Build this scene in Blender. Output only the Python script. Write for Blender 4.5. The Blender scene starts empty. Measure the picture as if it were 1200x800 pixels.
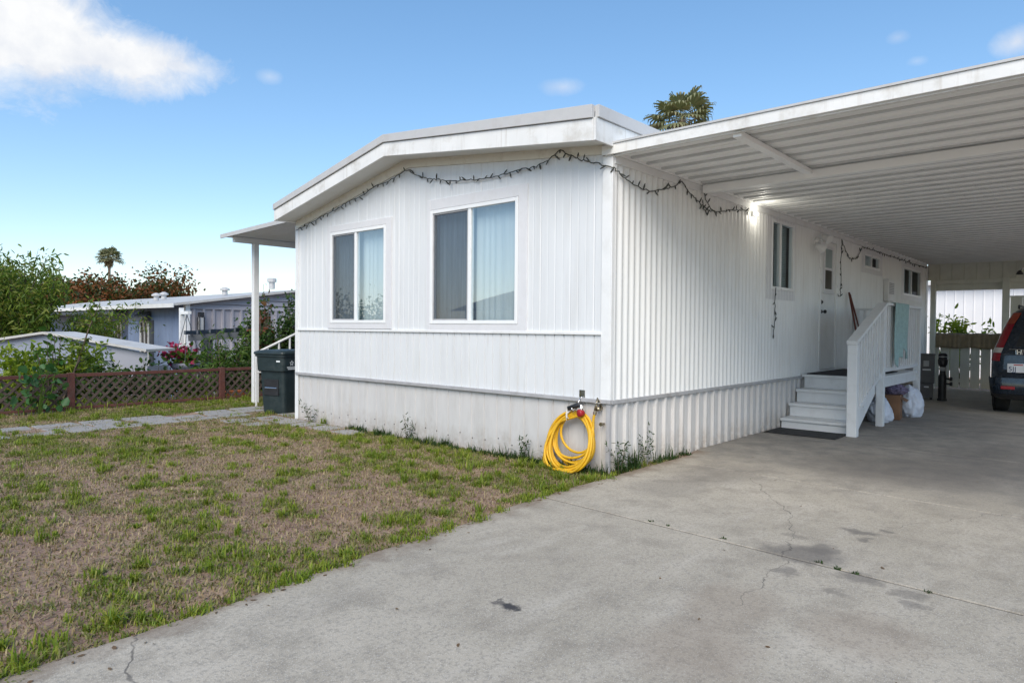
import bpy, bmesh, math, random
import numpy as np
from mathutils import Vector, Matrix, noise
random.seed(7); rng = np.random.default_rng(7)
SC = bpy.context.scene; COL = SC.collection
R = math.radians; PI = math.pi

# ------------------------------------------------------------------ camera (world: x = along the side wall, y = along the gable, z up)
FW = Vector((0.74471204, 0.66712672, -0.01859893)); RT = Vector((0.66733496, -0.74471035, 0.00839845)); UP = Vector((0.00824798, 0.01866614, 0.99979175))
CAM = Vector((-5.6865, -3.7898, 1.45))
cd = bpy.data.cameras.new('camera'); cam = bpy.data.objects.new('camera', cd); COL.objects.link(cam)
cd.sensor_width = 36; cd.lens = 24.0; cd.clip_start = .05; cd.clip_end = 3000
cam.matrix_world = Matrix(((RT.x, UP.x, -FW.x, CAM.x), (RT.y, UP.y, -FW.y, CAM.y), (RT.z, UP.z, -FW.z, CAM.z), (0, 0, 0, 1)))
SC.camera = cam
def at(px, py, D):                                   # point of the place D metres ahead of the camera
    return CAM + (FW + RT * ((px - 600) / 800) - UP * ((py - 400) / 800)) * D
def gz(x, y):                                        # height of the terrain
    t = min(1, max(0, (y - 9.7) / 3.2)); t = t * t * (3 - 2 * t)
    return -0.9 * t

# ------------------------------------------------------------------ materials
def new_mat(name):
    m = bpy.data.materials.new(name); m.use_nodes = True
    nt = m.node_tree; nt.nodes.clear()
    out = nt.nodes.new('ShaderNodeOutputMaterial')
    return m, nt, out
class NB:
    def __init__(s, nt): s.nt = nt
    def n(s, t, **kw):
        x = s.nt.nodes.new(t)
        for k, v in kw.items():
            if k.startswith('i_'):
                key = k[2:]; key = int(key) if key.isdigit() else key.replace('_', ' ')
                if isinstance(v, bpy.types.NodeSocket): s.nt.links.new(v, x.inputs[key])
                else: x.inputs[key].default_value = v
            else: setattr(x, k, v)
        return x
    def link(s, a, b): s.nt.links.new(a, b)
    def math(s, op, a, b=None, c=None, clamp=False):
        x = s.nt.nodes.new('ShaderNodeMath'); x.operation = op; x.use_clamp = clamp
        for i, v in enumerate((a, b, c)):
            if v is None: continue
            if isinstance(v, bpy.types.NodeSocket): s.nt.links.new(v, x.inputs[i])
            else: x.inputs[i].default_value = v
        return x.outputs[0]
    def mix(s, f, a, b, mode='MIX'):
        x = s.nt.nodes.new('ShaderNodeMix'); x.data_type = 'RGBA'; x.blend_type = mode
        for i, v in ((0, f), (6, a), (7, b)):
            if isinstance(v, bpy.types.NodeSocket): s.nt.links.new(v, x.inputs[i])
            else: x.inputs[i].default_value = (v if i == 0 else (*v, 1) if len(v) == 3 else v)
        return x.outputs[2]
    def noise(s, vec, scale, detail=4, rough=.55, dist=0):
        x = s.n('ShaderNodeTexNoise', i_Scale=scale, i_Detail=detail, i_Roughness=rough, i_Distortion=dist)
        if vec is not None: s.link(vec, x.inputs['Vector'])
        return x.outputs['Fac']
    def ramp(s, f, a, b, lo=0., hi=1.):
        x = s.n('ShaderNodeMapRange', i_0=f, i_1=a, i_2=b, i_3=lo, i_4=hi); x.clamp = True
        return x.outputs[0]
    def pos(s): return s.n('ShaderNodeNewGeometry').outputs['Position']
    def scale(s, v, sc):
        x = s.n('ShaderNodeMapping'); x.inputs['Scale'].default_value = sc; s.link(v, x.inputs['Vector']); return x.outputs[0]
def P(name, col, rough=.6, metal=0, var=.12, vscale=3., bump=0, bscale=60, stretch=(1, 1, 1), dirt=None, dirt_amt=.5, dscale=2., spec=.5, coat=0):
    """painted / moulded surface: uneven tone, optional dirt of its own shape, bump"""
    m, nt, out = new_mat(name); b = NB(nt)
    p = b.pos(); v = b.scale(p, stretch)
    f = b.noise(v, vscale, 5)
    c = b.mix(b.ramp(f, .3, .7), [x * (1 - var) for x in col], [min(1, x * (1 + var)) for x in col])
    if dirt:
        d = b.noise(v, dscale, 8, .65)
        c = b.mix(b.ramp(d, .5, .78, 0, dirt_amt), c, dirt)
    bs = b.n('ShaderNodeBsdfPrincipled', i_Metallic=metal); b.link(c, bs.inputs['Base Color'])
    bs.inputs['Specular IOR Level'].default_value = spec
    bs.inputs['Coat Weight'].default_value = coat
    r = b.ramp(b.noise(p, vscale * 4, 4), .3, .7, max(0, rough - .1), min(1, rough + .1)); b.link(r, bs.inputs['Roughness'])
    if bump:
        bm = b.n('ShaderNodeBump', i_Strength=bump, i_Distance=.01, i_Height=b.noise(v, bscale, 4)); b.link(bm.outputs[0], bs.inputs['Normal'])
    b.link(bs.outputs[0], out.inputs[0]); return m
def grime(mname, zlo, zhi, col, amt):
    # mud splashed up from the ground: ragged patches low on the sheet
    m = M[mname]; nt = m.node_tree; b = NB(nt); bs = [n for n in nt.nodes if n.type == 'BSDF_PRINCIPLED'][0]
    src = bs.inputs['Base Color'].links[0].from_socket; p = b.pos(); z = b.n('ShaderNodeSeparateXYZ', i_0=p).outputs[2]
    h = b.math('ADD', z, b.math('MULTIPLY', b.math('SUBTRACT', b.noise(b.scale(p, (1, 1, .4)), 5, 8, .7), .5), .55))
    f = b.math('MULTIPLY', b.ramp(h, zlo, zhi, amt, 0), b.ramp(b.noise(p, 18, 6, .7), .35, .6, .3, 1))
    b.link(b.mix(f, src, col), bs.inputs['Base Color'])
def streaks(mname, amt, col=(.42, .37, .3)):
    # thin run-down streaks of old rust and rain dirt
    m = M[mname]; nt = m.node_tree; b = NB(nt); bs = [n for n in nt.nodes if n.type == 'BSDF_PRINCIPLED'][0]
    src = bs.inputs['Base Color'].links[0].from_socket; p = b.pos()
    n1 = b.noise(b.scale(p, (14, 14, .7)), 1.5, 6, .65); n2 = b.noise(p, .9, 3)
    f = b.math('MULTIPLY', b.ramp(n1, .56, .74, 0, amt), b.ramp(n2, .4, .6, .2, 1)); b.link(b.mix(f, src, col), bs.inputs['Base Color'])
def leafmat(name, cols, trans=.35, rough=.45, patch=0.6):
    m, nt, out = new_mat(name); b = NB(nt)
    g = b.n('ShaderNodeNewGeometry'); rnd = g.outputs['Random Per Island']
    cr = b.n('ShaderNodeValToRGB'); b.link(rnd, cr.inputs[0])
    els = cr.color_ramp.elements
    for i, c in enumerate(cols):
        e = els[i] if i < 2 else els.new(0)
    for i, e in enumerate(list(els)): e.position = i / (len(cols) - 1)
    for i, c in enumerate(cols): els[i].color = (*c, 1)
    f = b.noise(g.outputs['Position'], patch, 3)
    c = b.mix(b.ramp(f, .3, .7), cr.outputs[0], b.mix(1, cr.outputs[0], (.72, .8, .7), 'MULTIPLY'))
    bs = b.n('ShaderNodeBsdfPrincipled', i_Roughness=rough); b.link(c, bs.inputs['Base Color'])
    bs.inputs['Specular IOR Level'].default_value = .3
    tr = b.n('ShaderNodeBsdfTranslucent'); b.link(b.mix(1, c, (1.0, 1.05, .6), 'MULTIPLY'), tr.inputs[0])
    mx = b.n('ShaderNodeMixShader', i_0=trans); b.link(bs.outputs[0], mx.inputs[1]); b.link(tr.outputs[0], mx.inputs[2])
    b.link(mx.outputs[0], out.inputs[0]); return m
def glassmat(name, refl=.25, tint=(.85, .92, .95), wob=.0, base=.04):
    m, nt, out = new_mat(name); b = NB(nt)
    t = b.n('ShaderNodeBsdfTransparent'); t.inputs[0].default_value = (*tint, 1)
    g = b.n('ShaderNodeBsdfGlossy'); g.inputs['Roughness'].default_value = .0; g.inputs[0].default_value = (.95, .97, 1, 1)
    if wob:
        bm = b.n('ShaderNodeBump', i_Strength=wob, i_Distance=.02, i_Height=b.noise(b.pos(), 1.6, 1)); b.link(bm.outputs[0], g.inputs['Normal'])
    lw = b.n('ShaderNodeLayerWeight', i_Blend=.35)
    f = b.math('MULTIPLY_ADD', lw.outputs['Facing'], refl, base, clamp=True)
    mx = b.n('ShaderNodeMixShader'); b.link(f, mx.inputs[0]); b.link(t.outputs[0], mx.inputs[1]); b.link(g.outputs[0], mx.inputs[2])
    b.link(mx.outputs[0], out.inputs[0]); return m
def screenmat(name, col=(.03, .032, .035), op=.5):
    m, nt, out = new_mat(name); b = NB(nt)
    t = b.n('ShaderNodeBsdfTransparent'); d = b.n('ShaderNodeBsdfDiffuse'); d.inputs[0].default_value = (*col, 1)
    mx = b.n('ShaderNodeMixShader', i_0=op); b.link(t.outputs[0], mx.inputs[1]); b.link(d.outputs[0], mx.inputs[2]); b.link(mx.outputs[0], out.inputs[0]); return m
def emit(name, col, s):
    m, nt, out = new_mat(name); b = NB(nt); e = b.n('ShaderNodeEmission', i_Strength=s); e.inputs[0].default_value = (*col, 1); b.link(e.outputs[0], out.inputs[0]); return m

M = {}
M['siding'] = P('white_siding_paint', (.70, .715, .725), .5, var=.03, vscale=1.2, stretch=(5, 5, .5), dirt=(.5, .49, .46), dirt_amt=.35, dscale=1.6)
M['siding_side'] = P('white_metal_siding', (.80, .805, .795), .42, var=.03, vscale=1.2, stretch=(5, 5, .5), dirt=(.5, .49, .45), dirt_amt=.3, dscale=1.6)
M['skirt'] = P('white_skirt_metal', (.585, .575, .565), .5, var=.05, vscale=2, stretch=(4, 4, .8), dirt=(.42, .39, .35), dirt_amt=.5, dscale=2.2)
M['white'] = P('white_trim_paint', (.78, .785, .78), .45, var=.03, vscale=4, dirt=(.5, .48, .43), dirt_amt=.4, dscale=3)
M['white2'] = P('white_step_paint', (.76, .77, .77), .5, var=.04, vscale=5, dirt=(.45, .44, .42), dirt_amt=.45, dscale=5)
M['fascia'] = P('weathered_white_fascia', (.77, .77, .755), .5, var=.05, vscale=3, dirt=(.33, .28, .2), dirt_amt=.55, dscale=3.5)
M['roofedge'] = P('grey_roof_edging', (.52, .52, .52), .5, var=.08, vscale=3, dirt=(.3, .27, .24), dirt_amt=.5, dscale=3)
M['roof'] = P('white_roof_coating', (.72, .71, .69), .6, var=.08, vscale=2, dirt=(.4, .37, .33), dirt_amt=.5)
M['cream'] = P('cream_frieze_paint', (.70, .67, .59), .6, var=.06, vscale=5, dirt=(.3, .25, .18), dirt_amt=.6, dscale=5)
M['soffit'] = P('white_soffit_paint', (.70, .71, .69), .6, var=.05, vscale=2, dirt=(.4, .38, .33), dirt_amt=.4)
M['greytrim'] = P('grey_metal_channel', (.40, .40, .41), .5, var=.1, vscale=6, dirt=(.2, .18, .16), dirt_amt=.5, dscale=5)
M['casing'] = P('window_casing_paint', (.70, .70, .715), .55, var=.05, vscale=4, dirt=(.4, .38, .36), dirt_amt=.35, dscale=4)
M['vinyl'] = P('white_vinyl_frame', (.82, .83, .83), .35, var=.02)
M['carport'] = P('white_carport_steel', (.88, .885, .875), .38, var=.015, vscale=.8)
M['rib_shade'] = P('grey_rib_shade', (.58, .59, .59), .45, .1, var=.12, vscale=3)  # grey that paints shade lines between the carport ceiling pans
M['glass'] = glassmat('window_glass', .62, wob=.035, base=.13)
M['glass_side'] = glassmat('shaded_window_glass', .12, base=.03)
M['glass_plain'] = glassmat('plain_glass', .6, wob=.02, base=.03)
M['screen'] = screenmat('insect_screen_mesh', (.11, .125, .145), .45)
M['interior'] = P('dim_room_paint', (.2, .2, .2), .8, var=.1)
M['curtain'] = P('pale_curtain_cloth', (.62, .66, .66), .9, var=.05, vscale=8, stretch=(6, 6, .3))
M['darkcurtain'] = P('dark_curtain_cloth', (.27, .32, .38), .9, var=.3, vscale=5, stretch=(8, 8, .3))
M['blind'] = P('grey_green_blind', (.30, .36, .36), .7, var=.1)
M['black'] = P('black_plastic', (.02, .02, .022), .45, var=.2)
M['rubber'] = P('black_rubber', (.022, .022, .023), .8, var=.25, bump=.4, bscale=120)
M['mat'] = P('dark_mat_fibre', (.035, .036, .04), .95, var=.4, vscale=40, bump=.8, bscale=200)
M['wire'] = P('dark_green_wire', (.018, .025, .02), .5, var=.2)
M['bulb'] = P('dull_glass_bulb', (.05, .055, .05), .2, var=.3)
M['yellow'] = P('yellow_hose_vinyl', (.68, .385, .010), .5, var=.12, vscale=12, dirt=(.30, .20, .05), dirt_amt=.6, dscale=16)
M['chrome'] = P('chrome_metal', (.6, .6, .6), .2, 1, var=.1)
M['brass'] = P('dull_brass', (.42, .36, .26), .4, 1, var=.2)
M['red'] = P('red_plastic', (.32, .012, .02), .4, var=.1)
M['grey_cloth'] = P('white_string_cloth', (.7, .69, .65), .9)
M['bin'] = P('dark_green_bin_plastic', (.016, .028, .030), .5, var=.18, vscale=6, dirt=(.08, .085, .08), dirt_amt=.35, dscale=6, bump=.1)
M['print'] = P('white_print', (.72, .74, .75), .6)
M['fence'] = P('red_brown_fence_paint', (.105, .036, .028), .75, var=.25, vscale=8, dirt=(.13, .09, .075), dirt_amt=.6, dscale=12, bump=.3)
M['lattice'] = P('weathered_lattice_wood', (.085, .06, .05), .85, var=.3, vscale=9, dirt=(.15, .125, .105), dirt_amt=.6, dscale=8)
M['blue'] = P('blue_grey_house_paint', (.21, .28, .43), .6, var=.06, vscale=1.5, stretch=(3, 3, .5), dirt=(.13, .15, .2), dirt_amt=.3)
M['lilac'] = P('lilac_grey_siding', (.36, .35, .385), .55, var=.05, vscale=2, dirt=(.33, .32, .35), dirt_amt=.3)
M['shed'] = P('pale_blue_shed_metal', (.27, .30, .375), .5, var=.06, vscale=2, dirt=(.25, .26, .3), dirt_amt=.4)
M['shed2'] = P('pale_lilac_panel', (.34, .35, .40), .5, var=.05, vscale=2, dirt=(.3, .3, .33), dirt_amt=.4)
M['shedroof'] = P('dusty_white_metal', (.52, .51, .49), .5, var=.1, vscale=3, dirt=(.35, .3, .25), dirt_amt=.5)
M['darkgrey'] = P('dark_grey_timber', (.07, .08, .095), .7, var=.2, vscale=8)
M['bark'] = P('brown_bark', (.10, .075, .055), .9, var=.35, vscale=12, stretch=(1, 1, .3), bump=.8, bscale=30)
M['palmbark'] = P('palm_bark', (.19, .15, .115), .9, var=.3, vscale=6, bump=.8, bscale=14)
M['teal'] = P('teal_towel_terry', (.33, .47, .455), .95, var=.12, vscale=20, bump=.5, bscale=220)
M['tan'] = P('tan_canvas', (.235, .185, .115), .9, var=.15, vscale=6, dirt=(.15, .11, .07), dirt_amt=.4, bump=.3, bscale=100)
M['redwood'] = P('dark_red_painted_wood', (.13, .035, .025), .5, var=.2, vscale=10)
M['bag'] = P('white_plastic_bag', (.62, .66, .74), .4, var=.06, vscale=6)
M['purple'] = P('patterned_purple_cloth', (.16, .13, .2), .9, var=.9, vscale=24)
M['card'] = P('brown_cardboard', (.22, .115, .06), .8, var=.2, vscale=6)
M['charcoal'] = P('charcoal_plastic', (.11, .11, .115), .55, var=.15, vscale=5)
M['label'] = P('grey_label', (.42, .43, .43), .6, var=.1)
M['beigehose'] = P('beige_corrugated_hose', (.42, .38, .32), .6, var=.15)
M['carpaint'] = P('dark_navy_car_paint', (.012, .021, .034), .25, .35, var=.1, coat=.8)
M['carglass'] = P('dark_car_glass', (.012, .014, .016), .05, var=.1, spec=.8)
M['tyre'] = P('black_tyre_rubber', (.02, .02, .02), .85, var=.2, bump=.5, bscale=80)
M['redlens'] = P('red_lamp_lens', (.30, .008, .018), .15, var=.1, coat=.5)
M['orangelens'] = P('orange_red_lens', (.36, .05, .02), .15, var=.1, coat=.5)
M['clearlens'] = P('clear_lamp_lens', (.6, .55, .5), .15, var=.1, coat=.5)
M['plate'] = P('white_plate_paint', (.74, .75, .76), .4)
M['ink'] = P('dark_blue_ink', (.02, .03, .09), .5)
M['redink'] = P('red_ink', (.45, .03, .03), .5)
M['bowl'] = P('grey_blue_bowl', (.20, .21, .27), .6, var=.1)
M['terracotta'] = P('orange_terracotta', (.36, .10, .04), .8, var=.2)
M['boards'] = P('pale_grey_fence_boards', (.58, .58, .50), .75, var=.08, vscale=4, stretch=(4, 4, .5), dirt=(.3, .29, .24), dirt_amt=.4)
M['olivewall'] = P('pale_olive_panel_paint', (.62, .625, .55), .6, var=.06, vscale=3, dirt=(.33, .32, .26), dirt_amt=.4)
M['nwhite'] = P('bright_white_siding', (.82, .82, .83), .5, var=.02)
M['tanstucco'] = P('tan_stucco', (.42, .36, .28), .85, var=.1, vscale=4)
M['brownroof'] = P('brown_shingle', (.16, .12, .10), .9, var=.25, vscale=8)
M['ledlamp'] = emit('lit_lamp', (1, .93, .78), 3)
M['paver'] = P('grey_paver_concrete', (.30, .29, .275), .85, var=.15, vscale=9, dirt=(.22, .2, .17), dirt_amt=.5, dscale=9, bump=.5, bscale=80)
M['leaf_peach'] = leafmat('peach_leaves', [(.07, .14, .02), (.13, .20, .025), (.19, .25, .035), (.27, .26, .06)], .4)
M['leaf_red'] = leafmat('red_green_leaves', [(.045, .07, .02), (.065, .09, .025), (.22, .07, .025), (.27, .10, .03)], .3, patch=.35)
M['leaf_dark'] = leafmat('dark_leaves', [(.03, .07, .018), (.05, .10, .022), (.09, .14, .035)], .3)
M['leaf_mid'] = leafmat('mid_green_leaves', [(.06, .13, .025), (.10, .18, .03), (.16, .23, .045)], .4)
M['leaf_lime'] = leafmat('lime_leaves', [(.22, .31, .025), (.30, .38, .04), (.38, .41, .06), (.16, .24, .025)], .45)
M['leaf_blue'] = leafmat('blue_green_leaves', [(.04, .12, .04), (.06, .16, .05), (.10, .20, .08)], .3)
M['leaf_rust'] = leafmat('reddish_young_leaves', [(.20, .05, .03), (.24, .09, .05), (.12, .10, .03)], .4)
M['petal'] = leafmat('pink_petals', [(.40, .02, .09), (.48, .05, .16), (.34, .01, .04)], .3)
M['palmleaf'] = leafmat('palm_fronds', [(.19, .21, .11), (.25, .26, .15), (.33, .29, .17), (.16, .18, .10)], .25)
M['grass'] = leafmat('green_grass_blades', [(.13, .21, .02), (.21, .29, .03), (.30, .35, .045), (.36, .35, .07)], .4, patch=1.2)
M['grass2'] = leafmat('olive_grass_blades', [(.17, .20, .05), (.25, .255, .07), (.33, .29, .11), (.13, .17, .05)], .35, patch=1.)
M['straw'] = leafmat('dry_straw', [(.30, .205, .12), (.40, .29, .175), (.48, .38, .23), (.23, .155, .095)], .25, patch=1.)
M['weed'] = leafmat('weed_blades', [(.025, .06, .015), (.04, .085, .02), (.06, .10, .03)], .35)

grime('skirt', .02, .32, (.27, .22, .17), .6); streaks('skirt', .4); streaks('siding', .35); streaks('siding_side', .35); streaks('fascia', .5, (.36, .30, .22))
def ground_mat():
    m, nt, out = new_mat('dry_soil'); b = NB(nt); p = b.pos()
    n1 = b.noise(p, .9, 6, .6); n2 = b.noise(p, 9, 6, .65); n3 = b.noise(p, 70, 3)
    c = b.mix(b.ramp(n1, .35, .65), (.25, .155, .112), (.335, .23, .155))
    c = b.mix(b.ramp(n2, .42, .62), c, (.175, .105, .085))
    c = b.mix(b.ramp(n3, .45, .75, 0, .8), c, (.40, .31, .215))
    bs = b.n('ShaderNodeBsdfPrincipled', i_Roughness=.95); b.link(c, bs.inputs['Base Color'])
    bm = b.n('ShaderNodeBump', i_Strength=.9, i_Distance=.02, i_Height=b.math('ADD', n2, b.math('MULTIPLY', n3, .5))); b.link(bm.outputs[0], bs.inputs['Normal'])
    b.link(bs.outputs[0], out.inputs[0]); return m
def concrete_mat():
    m, nt, out = new_mat('worn_concrete'); b = NB(nt); p = b.pos()
    sx = b.n('ShaderNodeSeparateXYZ', i_0=p); X, Y = sx.outputs[0], sx.outputs[1]
    n1 = b.noise(p, .55, 6, .6, .3); n2 = b.noise(p, 3.2, 8, .7); n3 = b.noise(p, 55, 4, .6); n4 = b.noise(p, 160, 2)
    c = b.mix(b.ramp(n1, .35, .68), (.345, .308, .245), (.47, .422, .345))
    c = b.mix(b.ramp(n2, .47, .66, 0, .75), c, (.255, .225, .18))
    n5 = b.noise(b.scale(p, (1.0, 3.2, 1)), 1.1, 6, .65); c = b.mix(b.ramp(n5, .52, .70, 0, .55), c, (.50, .455, .385))
    c = b.mix(b.ramp(n3, .48, .66, 0, .6), c, (.21, .195, .17))
    c = b.mix(b.ramp(n4, .58, .68, 0, .75), c, (.60, .57, .51))
    # slabs further in under the roof: grime plus carport shade painted into the colour
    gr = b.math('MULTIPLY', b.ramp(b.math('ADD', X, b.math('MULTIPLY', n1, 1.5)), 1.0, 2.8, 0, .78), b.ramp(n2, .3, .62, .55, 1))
    gr = b.math('MULTIPLY', gr, b.ramp(X, 7.5, 10.5, 1, .15)); c = b.mix(gr, c, (.155, .15, .145))  # painted darkening fades towards the sunlit far end
    wp = b.math('SUBTRACT', b.noise(p, 5.5, 5, .65), .5); wp2 = b.math('SUBTRACT', b.noise(b.scale(p, (1.0, 1.13, 1)), 7.3, 5, .65), .5)
    WX = b.math('MULTIPLY_ADD', wp, .28, X); WY = b.math('MULTIPLY_ADD', wp2, .28, Y)
    def blot(cx, cy, rx, ry, amt, col):
        nonlocal c
        d = b.math('ADD', b.math('POWER', b.math('MULTIPLY', b.math('SUBTRACT', WX, cx), 1 / rx), 2), b.math('POWER', b.math('MULTIPLY', b.math('SUBTRACT', WY, cy), 1 / ry), 2))
        c = b.mix(b.ramp(d, .3, 1.35, amt, 0), c, col)
    oil = (.115, .105, .095)
    for (cx, cy, rx, ry, a) in ((-1.22, -2.30, .20, .26, .7), (-1.02, -2.35, .13, .11, .6), (-1.42, -2.68, .12, .14, .6), (-1.62, -2.33, .08, .09, .55), (-.45, -2.41, .08, .14, .7), (-.30, -2.55, .05, .07, .6), (-.62, -2.50, .045, .06, .6),
                                (-1.52, -2.95, .07, .10, .5), (-1.75, -2.62, .05, .07, .5), (-.85, -2.1, .07, .08, .4), (-1.66, -3.0, .05, .06, .5), (-3.12, -1.47, .05, .055, .95), (-3.10, -1.41, .035, .03, .9), (-4.9, -2.1, .02, .02, .8), (-.1, -.75, .5, .35, .3), (.7, -.8, .6, .4, .35), (2.2, -2.1, .9, .9, .5), (3.6, -3.0, 1.3, .9, .4)):
        blot(cx, cy, rx, ry, a, oil if cx != -3.12 else (.03, .03, .035))
    ed = b.math('ADD', b.math('SUBTRACT', Y, b.math('MULTIPLY_ADD', b.math('MINIMUM', b.math('ADD', X, 1.0), 0), .085, -.12)), b.math('MULTIPLY', b.math('SUBTRACT', n2, .5), .5))
    c = b.mix(b.math('MULTIPLY', b.ramp(ed, -.16, .0, 0, .75), b.math('LESS_THAN', X, 1.8)), c, (.19, .14, .10))
    for (cx, cy, rx, ry, a) in ((-2.9, -2.4, .35, .3, .35), (-2.3, -2.3, .35, .25, .3), (-2.2, -2.9, .3, .3, .3)): blot(cx, cy, rx, ry, a, (.22, .165, .12))
    # cracks
    k1 = b.math('SUBTRACT', b.noise(p, 2.6, 4, .5), .5); k2 = b.math('SUBTRACT', b.noise(b.scale(p, (1.2, .9, 1)), 3.1, 4, .5), .5)
    KX = b.math('MULTIPLY_ADD', k1, .30, X); KY = b.math('MULTIPLY_ADD', k2, .30, Y)
    def crack(pts, w):
        nonlocal c
        for (ax, ay), (bx, by) in zip(pts, pts[1:]):
            L = math.hypot(bx - ax, by - ay); tx, ty = (bx - ax) / L, (by - ay) / L
            dx = b.math('SUBTRACT', KX, ax); dy = b.math('SUBTRACT', KY, ay)
            al = b.math('ADD', b.math('MULTIPLY', dx, tx), b.math('MULTIPLY', dy, ty))
            pe = b.math('ABSOLUTE', b.math('SUBTRACT', b.math('MULTIPLY', dx, ty), b.math('MULTIPLY', dy, tx)))
            on = b.math('MULTIPLY', b.math('GREATER_THAN', al, 0), b.math('LESS_THAN', al, L))
            f = b.math('MULTIPLY', b.math('MULTIPLY', on, b.ramp(n2, .36, .58, .45, 1)), b.ramp(pe, w * .2, w * .75, .8, 0))
            c = b.mix(f, c, (.06, .055, .05))
    crack([(.75, -1.15), (-.42, -1.95), (-1.25, -2.2), (-2.3, -2.32)], .006)
    crack([(-.42, -1.95), (-.1, -2.6), (.9, -3.1)], .005)
    crack([(-4.55, -.45), (-4.68, -.75), (-4.55, -1.1)], .010)
    crack([(-.2, -1.95), (-.75, -1.35)], .004)
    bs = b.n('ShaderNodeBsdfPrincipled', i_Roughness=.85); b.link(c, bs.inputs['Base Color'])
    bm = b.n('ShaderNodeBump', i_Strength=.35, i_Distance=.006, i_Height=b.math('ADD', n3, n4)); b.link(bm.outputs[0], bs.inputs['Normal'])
    b.link(bs.outputs[0], out.inputs[0]); return m
M['soil'] = ground_mat(); M['concrete'] = concrete_mat()

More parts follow.
